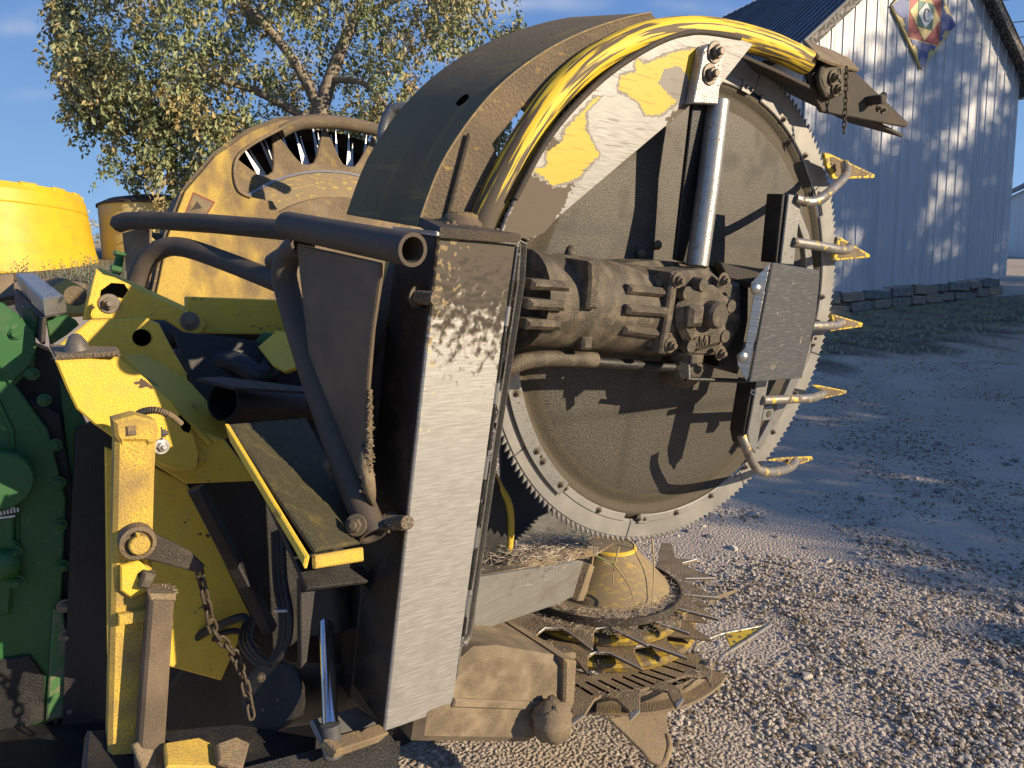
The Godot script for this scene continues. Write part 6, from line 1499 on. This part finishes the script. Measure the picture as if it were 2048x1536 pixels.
	part("worn_patch", plate(p2([-1.445, 1.605, -1.42, 1.625, -1.389, 1.623, -1.38, 1.606, -1.394, 1.584, -1.417, 1.59, -1.442, 1.562, -1.449, 1.579]), -0.7802, -0.778, 0.0), M.hole, br, SIDE)
	part("bar", bar(SIDE * Vector3(-1.226, 1.537, -0.84), SIDE * Vector3(-0.822, 1.526, -0.84), 0.108, 0.06, UP, 0.004), M.yellow, h)
	part("bar_cap", plate3([Vector3(-1.056, 1.582, -2.42), Vector3(-0.704, 1.567, -2.62), Vector3(-0.694, 1.552, -2.58), Vector3(-1.033, 1.565, -2.38)], 0.01, 0.001), M.yellow_dusty, h)
	var sb := part("stop_bolt", tube([Vector3(-1.199, 1.716, -2.2), Vector3(-1.214, 1.662, -2.2)], 0.0125, 12), M.green, br)
	part("head", plate(p2([-1.409, 1.711, -1.383, 1.704, -1.384, 1.696, -1.411, 1.701]), -0.80, -0.75, 0.002), M.green, sb, SIDE)
	part("nut", plate(p2([-1.419, 1.673, -1.392, 1.666, -1.395, 1.652, -1.422, 1.658]), -0.80, -0.75, 0.002), M.green, sb, SIDE)
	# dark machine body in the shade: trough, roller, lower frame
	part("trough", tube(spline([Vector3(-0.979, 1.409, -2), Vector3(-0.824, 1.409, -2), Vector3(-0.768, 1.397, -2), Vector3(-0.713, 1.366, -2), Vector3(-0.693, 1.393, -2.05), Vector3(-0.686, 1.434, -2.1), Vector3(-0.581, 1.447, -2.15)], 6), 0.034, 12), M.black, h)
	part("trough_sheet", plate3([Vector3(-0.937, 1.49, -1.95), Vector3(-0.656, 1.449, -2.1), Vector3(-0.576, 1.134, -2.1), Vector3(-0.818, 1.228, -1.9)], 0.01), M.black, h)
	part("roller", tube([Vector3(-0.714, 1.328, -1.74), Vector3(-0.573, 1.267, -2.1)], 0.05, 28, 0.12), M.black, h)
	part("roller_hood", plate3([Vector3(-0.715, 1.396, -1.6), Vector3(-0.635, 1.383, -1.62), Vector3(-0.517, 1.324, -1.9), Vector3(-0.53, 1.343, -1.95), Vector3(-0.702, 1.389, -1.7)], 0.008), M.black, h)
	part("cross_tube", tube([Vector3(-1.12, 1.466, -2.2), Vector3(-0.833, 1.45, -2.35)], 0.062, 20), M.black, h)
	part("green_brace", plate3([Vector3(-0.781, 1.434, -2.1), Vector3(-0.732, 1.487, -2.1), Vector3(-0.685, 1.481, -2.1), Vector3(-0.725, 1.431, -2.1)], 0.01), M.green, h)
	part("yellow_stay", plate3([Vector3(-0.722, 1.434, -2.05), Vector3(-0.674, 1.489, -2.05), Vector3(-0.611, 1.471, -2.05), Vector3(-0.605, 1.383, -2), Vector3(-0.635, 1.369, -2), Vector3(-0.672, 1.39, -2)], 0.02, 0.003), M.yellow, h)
	# sloping yellow channel arm
	var ar := part("channel_top", plate3([Vector3(-0.572, 1.322, -1.42), Vector3(-0.538, 1.262, -1.78), Vector3(-0.444, 1.221, -1.66), Vector3(-0.308, 1.082, -1.36), Vector3(-0.35, 1.125, -1.2)], 0.012, 0.004), M.yellow_grimy, h, Transform3D.IDENTITY, "yellow channel arm caked with grime on top")
	part("channel_web", plate3([Vector3(-0.572, 1.322, -1.418), Vector3(-0.35, 1.125, -1.198), Vector3(-0.354, 1.104, -1.197), Vector3(-0.384, 1.132, -1.22), Vector3(-0.554, 1.288, -1.4)], 0.010, 0.003), M.yellow, ar)
	part("channel_nose", plate3([Vector3(-0.349, 1.128, -1.196), Vector3(-0.302, 1.089, -1.352), Vector3(-0.3, 1.061, -1.352), Vector3(-0.35, 1.104, -1.196)], 0.012, 0.003), M.yellow_dusty, ar)
	part("channel_under", plate3([Vector3(-0.594, 1.253, -1.5), Vector3(-0.33, 1.04, -1.4), Vector3(-0.315, 0.974, -1.42), Vector3(-0.383, 1.032, -1.3)], 0.012), M.black, ar)
	# wall of the adapter in the shade behind the post
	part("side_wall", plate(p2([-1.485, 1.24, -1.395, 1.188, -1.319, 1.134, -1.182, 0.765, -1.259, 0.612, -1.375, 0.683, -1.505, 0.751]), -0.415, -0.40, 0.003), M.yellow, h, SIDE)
	part("dark_sheet", plate(p2([-1.312, 1.13, -1.134, 1.111, -0.804, 0.765, -0.814, 0.272, -1.211, 0.414, -1.253, 0.608, -1.173, 0.748]), -0.46, -0.44, 0.0), M.black, h, SIDE)  # added black sheet, stands for the darkness under the frame and hides the ground
	part("dark_sheet", plate(p2([-1.527, 1.24, -1.106, 1.436, -0.407, 1.309, -0.288, 0.485, -0.421, -0.056, -1.613, 0.297]), -0.75, -0.72, 0.0), M.black, h, SIDE)  # larger added black sheet farther in, again painted darkness
	part("rail", bar(SIDE * Vector3(-1.332, 1.167, -0.2), SIDE * Vector3(-1.186, 0.805, -0.2), 0.03, 0.03, Vector3(1, 0, 0)), M.black, h)
	# lift cylinder with bright rod
	var cy := part("lift_cylinder", tube([Vector3(-0.433, 0.937, -1.6), Vector3(-0.425, 0.815, -1.58)], 0.052, 24), M.black, h)
	part("rod", tube([Vector3(-0.423, 0.851, -1.55), Vector3(-0.374, 0.703, -1.38)], 0.0165, 20), M.chrome, cy)
	part("rod_end", tube([Vector3(-0.374, 0.705, -1.38), Vector3(-0.369, 0.638, -1.375)], 0.020, 20), M.scratched, cy)
	part("rod_eye", lathe(PackedVector2Array([Vector2(0.02, -0.03), Vector2(0.02, 0.02), Vector2(0.008, 0.024), Vector2(0, 0.02)]), 18), M.dark_dust, cy, SIDE * aim(Vector3(-1, 0.342, -0.3), Vector3(0, 0, 1)))
	part("cylinder_bracket", plate3([Vector3(-0.404, 1.019, -1.36), Vector3(-0.36, 0.987, -1.53), Vector3(-0.278, 0.906, -1.53), Vector3(-0.357, 0.955, -1.51), Vector3(-0.39, 0.986, -1.39), Vector3(-0.428, 0.848, -1.37), Vector3(-0.454, 0.837, -1.37)], 0.015, 0.002), M.black, h)
	part("bracket_foot", plate3([Vector3(-0.388, 0.673, -1.35), Vector3(-0.301, 0.598, -1.53), Vector3(-0.275, 0.589, -1.51), Vector3(-0.359, 0.659, -1.33)], 0.02, 0.003), M.dust, h)
	part("foot_web", plate3([Vector3(-0.426, 0.689, -1.41), Vector3(-0.398, 0.659, -1.47), Vector3(-0.35, 0.656, -1.53), Vector3(-0.326, 0.62, -1.53), Vector3(-0.279, 0.586, -1.53), Vector3(-0.342, 0.628, -1.41), Vector3(-0.378, 0.646, -1.35)], 0.012, 0.002), M.worn_steel, h)
	# torque tube with end cap
	var tq := part("torque_tube", tube([Vector3(-0.533, 0.699, -1.5), Vector3(-0.387, 0.443, -1.98)], 0.069, 28), M.black, h)
	part("end_cap", lathe(PackedVector2Array([Vector2(0.075, -0.016), Vector2(0.075, 0.0), Vector2(0.068, 0.003), Vector2(0, 0.003)]), 32), M.black, tq, aim(Vector3(-0.535, 0.701, -1.495), Vector3(-0.533, 0.699, -1.5) - Vector3(-0.387, 0.443, -1.98)))
	for q in [Vector3(-0.553, 0.745, -1.49), Vector3(-0.547, 0.67, -1.49), Vector3(-0.513, 0.693, -1.49)]:
		bolt(tq, aim(q, Vector3(-0.533, 0.699, -1.5) - Vector3(-0.387, 0.443, -1.98), 0.006), M.bolt_dirty)
	# hoses
	for q in [[0.0, 0.0], [0.012, 0.006], [-0.012, -0.006]]:
		var o := Vector3(q[0], q[1], q[1])
		var pts := [Vector3(-0.555, 1.032, -1.64), Vector3(-0.541, 0.925, -1.6), Vector3(-0.517, 0.858, -1.56), Vector3(-0.519, 0.796, -1.54), Vector3(-0.547, 0.756, -1.53), Vector3(-0.589, 0.755, -1.56), Vector3(-0.632, 0.774, -1.61), Vector3(-0.645, 0.792, -1.68)]
		var w := []
		for z in pts: w.append(z + o)
		part("hose", tube(spline(w, 6), 0.0075, 10), M.black, h)
	part("hose", tube(spline([Vector3(-0.873, 0.65, -1.73), Vector3(-0.79, 0.736, -1.7), Vector3(-0.707, 0.784, -1.68), Vector3(-0.658, 0.797, -1.68), Vector3(-0.647, 0.753, -1.68)], 6), 0.011, 10), M.black, h)
	part("hose", tube(spline([Vector3(-0.876, 0.596, -1.73), Vector3(-0.777, 0.708, -1.72), Vector3(-0.7, 0.745, -1.72), Vector3(-0.66, 0.679, -1.78)], 6), 0.008, 10), M.black, h)
	part("hose_clip", box(Vector3(-0.518, 0.881, -1.53), Vector3(0.03, 0.006, 0.012)), M.bolt_bright, h)
	# bottom rail with yellow lugs
	var rl := part("bottom_rail", plate3([Vector3(-0.84, 0.7, -1.3), Vector3(-0.704, 0.693, -1.36), Vector3(-0.595, 0.66, -1.44), Vector3(-0.453, 0.57, -1.5), Vector3(-0.426, 0.545, -1.4), Vector3(-0.78, 0.689, -1.2)], 0.03, 0.004), M.black, h)
	part("rail_lug", plate3([Vector3(-0.652, 0.741, -1.25), Vector3(-0.614, 0.715, -1.3), Vector3(-0.587, 0.7, -1.3), Vector3(-0.557, 0.693, -1.25), Vector3(-0.629, 0.72, -1.2)], 0.012, 0.003), M.yellow_dusty, rl)
	part("rail_lug", plate3([Vector3(-0.566, 0.723, -1.28), Vector3(-0.55, 0.704, -1.32), Vector3(-0.525, 0.687, -1.32), Vector3(-0.506, 0.693, -1.25), Vector3(-0.553, 0.7, -1.24)], 0.012, 0.003), M.dust, rl)
	part("clevis", plate3([Vector3(-0.71, 0.745, -1.24), Vector3(-0.686, 0.75, -1.27), Vector3(-0.677, 0.74, -1.27), Vector3(-0.668, 0.7, -1.24), Vector3(-0.681, 0.714, -1.22)], 0.012, 0.003), M.dust, rl)
	part("skid_plate", plate3([Vector3(-0.55, 0.654, -1.3), Vector3(-0.295, 0.605, -1.5), Vector3(-0.251, 0.593, -1.5), Vector3(-0.255, 0.55, -1.45)], 0.012), M.black, rl)

# ---------------------------------------------------------------- the green harvester
func build_harvester() -> void:
	var t := thing("forage_harvester", "green harvester feeder housing at the left edge, bolted side plates", "harvester", Vector3(-1.2, 0, -1.6))
	var b := part("feeder_side", plate(p2([-1.781, 1.623, -1.668, 1.571, -1.629, 1.537, -1.599, 1.462, -1.607, 1.406, -1.649, 1.362, -1.586, 1.241, -1.557, 1.05, -1.595, 0.645, -1.63, 0.458, -1.736, 0.439, -1.857, 0.456]), -0.7650, -0.7500, 0.004), M.green, t, SIDE)
	part("side_rib", tube([Vector3(-1.67, 1.527, -0.748), Vector3(-1.653, 1.508, -0.748), Vector3(-1.64, 1.451, -0.748), Vector3(-1.626, 1.4, -0.748), Vector3(-1.658, 1.395, -0.748)], 0.0042, 6), M.green, b, SIDE)
	part("side_rib", tube([Vector3(-1.692, 1.34, -0.748), Vector3(-1.662, 1.248, -0.748), Vector3(-1.663, 1.132, -0.748), Vector3(-1.667, 0.962, -0.748), Vector3(-1.686, 0.913, -0.748)], 0.0055, 8), M.green, b, SIDE)
	hexes(b, SIDE, [Vector3(-1.642, 1.491, -0.75)], Vector3(0, 0, 1), 0.0135, M.green)
	part("corner_plate", plate(p2([-1.687, 1.576, -1.661, 1.569, -1.599, 1.498, -1.6, 1.45, -1.615, 1.412, -1.661, 1.364, -1.695, 1.453]), -0.7490, -0.7400, 0.003), M.green, b, SIDE)
	part("bearing_cover", lathe(PackedVector2Array([Vector2(0.074, -0.03), Vector2(0.074, 0.03), Vector2(0.069, 0.037), Vector2(0, 0.038)]), 40), M.green, b, SIDE * aim(Vector3(-1.695, 1.132, -0.72), Vector3(0, 0, 1)))
	part("bearing_arm", plate(p2([-1.737, 1.082, -1.663, 1.084, -1.674, 0.968, -1.663, 0.953, -1.665, 0.914, -1.683, 0.865, -1.694, 0.774, -1.756, 0.777]), -0.7500, -0.7300, 0.006), M.green, b, SIDE)
	part("boss", blob(Vector3(0.037, 0.042, 0.03), 0.0, 3, 4), M.green, b, SIDE * Transform3D(Basis.IDENTITY, Vector3(-1.697, 0.909, -0.725)))
	hexes(b, SIDE, [Vector3(-1.677, 0.935, -0.729), Vector3(-1.675, 0.858, -0.729)], Vector3(0, 0, 1), 0.011, M.green)
	var pl := part("data_plate", plate(p2([-1.711, 1.066, -1.667, 1.061, -1.666, 1.03, -1.714, 1.028]), -0.7290, -0.7200, 0.0005), M.wire, b, SIDE)
	part("plate_band", plate(p2([-1.71, 1.064, -1.668, 1.06, -1.668, 1.052, -1.71, 1.056]), -0.7205, -0.7195, 0.0), M.sign_white, pl, SIDE)
	part("plate_band", plate(p2([-1.711, 1.035, -1.668, 1.035, -1.669, 1.03, -1.712, 1.03]), -0.7205, -0.7195, 0.0), M.sign_white, pl, SIDE)
	for i in 6:
		part("stamped_digit", box(Vector3(-1.697, 1.044, -0.72) + Vector3(0.007 * i, 0.0007 * i, 0), Vector3(0.0042, 0.011, 0.0012)), M.sign_white, pl, SIDE)
	# flange with bolt heads in front
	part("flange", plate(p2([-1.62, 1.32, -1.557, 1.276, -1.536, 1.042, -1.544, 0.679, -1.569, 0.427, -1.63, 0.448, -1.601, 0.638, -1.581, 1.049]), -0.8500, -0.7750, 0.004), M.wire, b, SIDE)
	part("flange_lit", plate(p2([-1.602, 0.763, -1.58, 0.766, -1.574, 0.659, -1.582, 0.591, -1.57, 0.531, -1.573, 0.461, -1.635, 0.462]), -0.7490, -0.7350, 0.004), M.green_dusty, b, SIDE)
	hexes(b, SIDE, [Vector3(-1.612, 1.389, -0.745), Vector3(-1.59, 1.32, -0.745), Vector3(-1.573, 1.201, -0.745), Vector3(-1.57, 1.1, -0.745), Vector3(-1.574, 0.986, -0.745), Vector3(-1.575, 0.875, -0.745)], Vector3(0, 0, 1), 0.0095, M.green)
	hexes(b, SIDE, [Vector3(-1.577, 0.769, -0.733), Vector3(-1.577, 0.686, -0.733), Vector3(-1.582, 0.481, -0.733)], Vector3(0, 0, 1), 0.0105, M.bolt)
	part("spring_clip", tube(spline([Vector3(-1.612, 0.46, -0.735), Vector3(-1.614, 0.432, -0.735), Vector3(-1.582, 0.432, -0.735), Vector3(-1.606, 0.415, -0.735)], 4), 0.003, 6), M.chain, b, SIDE)
	part("guard", plate(p2([-1.784, 0.662, -1.659, 0.653, -1.63, 0.589, -1.639, 0.466, -1.714, 0.45, -1.797, 0.453]), -0.7470, -0.7380, 0.004), M.black, b, SIDE)
	# second plate, toward the header
	var c := part("front_plate", plate(p2([-1.551, 1.366, -1.51, 1.268, -1.454, 1.165, -1.456, 0.88, -1.483, 0.548, -1.56, 0.571, -1.53, 0.894, -1.549, 1.203]), -0.8150, -0.8000, 0.003), M.green, t, SIDE)
	part("lit_edge", plate(p2([-1.492, 1.094, -1.469, 1.1, -1.454, 1.067, -1.465, 0.947, -1.505, 0.912]), -0.7990, -0.7900, 0.003), M.green, c, SIDE)
	# grey bar and bracket on top
	var gb := part("top_beam", plate3([Vector3(-1.736, 1.629, -2.516), Vector3(-1.665, 1.633, -2.516), Vector3(-1.154, 1.539, -1.85), Vector3(-1.158, 1.534, -1.768)], 0.05, 0.006), M.worn_steel, t)
	part("beam_end", plate(p2([-1.575, 1.533, -1.526, 1.539, -1.507, 1.525, -1.501, 1.512, -1.527, 1.488, -1.569, 1.458, -1.571, 1.487]), -0.7950, -0.7800, 0.003), M.green, gb, SIDE)
	part("beam_web", plate3([Vector3(-1.736, 1.626, -2.516), Vector3(-1.16, 1.534, -1.771), Vector3(-1.154, 1.465, -1.771), Vector3(-1.227, 1.475, -1.836), Vector3(-1.687, 1.552, -2.448)], 0.01), M.dark_dust, gb)
	part("upright_lug", plate(p2([-1.623, 1.562, -1.606, 1.559, -1.591, 1.534, -1.593, 1.492, -1.61, 1.462, -1.624, 1.475]), -0.7850, -0.7700, 0.003), M.green_dusty, gb, SIDE)
	part("yellow_ear", plate3([Vector3(-1.676, 1.61, -2.584), Vector3(-1.654, 1.648, -2.652), Vector3(-1.614, 1.644, -2.652), Vector3(-1.575, 1.619, -2.652), Vector3(-1.552, 1.516, -2.584), Vector3(-1.594, 1.531, -2.516)], 0.02, 0.003), M.yellow_dusty, gb)
	part("ear_boss", lathe(PackedVector2Array([Vector2(0.03, -0.02), Vector2(0.03, 0.012), Vector2(0, 0.014)]), 20), M.dust, gb, SIDE * aim(Vector3(-1.491, 1.594, -1.07), Vector3(0, 0, 1)))
	part("rear_beam", plate3([Vector3(-2.022, 1.617, -2.72), Vector3(-1.801, 1.66, -2.856), Vector3(-1.698, 1.648, -2.856), Vector3(-1.701, 1.612, -2.856), Vector3(-1.976, 1.552, -2.652)], 0.03, 0.004), M.dust, gb)
	part("edge_plate", plate3([Vector3(-1.7, 1.648, -2.312), Vector3(-1.659, 1.658, -2.38), Vector3(-1.611, 1.584, -2.312), Vector3(-1.655, 1.568, -2.244)], 0.02, 0.003), M.dust, gb)
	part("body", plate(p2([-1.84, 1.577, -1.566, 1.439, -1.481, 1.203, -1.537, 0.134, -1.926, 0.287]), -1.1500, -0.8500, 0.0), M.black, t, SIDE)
	part("leaf_litter", blob(Vector3(0.045, 0.018, 0.03), 0.4, 8, 3), M.mud, t, SIDE * Transform3D(Basis.IDENTITY, Vector3(-1.61, 0.413, -0.73)))
	part("floor_beam", plate3([Vector3(-1.378, 0.439, -1.7), Vector3(-1.271, 0.448, -1.768), Vector3(-1.168, 0.396, -1.904), Vector3(-0.963, 0.379, -1.632), Vector3(-1.222, 0.452, -1.496)], 0.03), M.black, t)

func _ready() -> void:
	var cam := Camera3D.new()
	cam.name = "camera"
	cam.position = Vector3(0, 1.55, 0)
	cam.rotation_degrees = Vector3(-5.9, 0, 0)
	cam.fov = 56.83
	cam.near = 0.05
	cam.far = 600.0
	add_child(cam)
	var e := Environment.new()
	e.background_mode = Environment.BG_SKY
	var sky := Sky.new()
	var pm := PanoramaSkyMaterial.new()
	pm.panorama = make_sky()
	sky.sky_material = pm
	e.sky = sky
	e.background_energy_multiplier = 0.66
	e.tonemap_mode = Environment.TONE_MAPPER_LINEAR
	e.tonemap_exposure = 1.45
	e.sdfgi_enabled = true
	e.ssao_enabled = true
	e.ssil_enabled = true
	var we := WorldEnvironment.new()
	we.name = "world"
	we.environment = e
	add_child(we)
	var sun := DirectionalLight3D.new()
	sun.name = "sun"
	sun.light_energy = 1.6
	sun.light_color = Color(1.0, 0.915, 0.785)
	sun.light_angular_distance = 0.5
	sun.shadow_enabled = true
	add_child(sun)
	sun.look_at_from_position(Vector3.ZERO, -Vector3(0.872, 0.292, 0.392), UP)
	rng.seed = 1
	make_materials()
	make_parts()
	build_place()
	build_header()
	build_harvester()
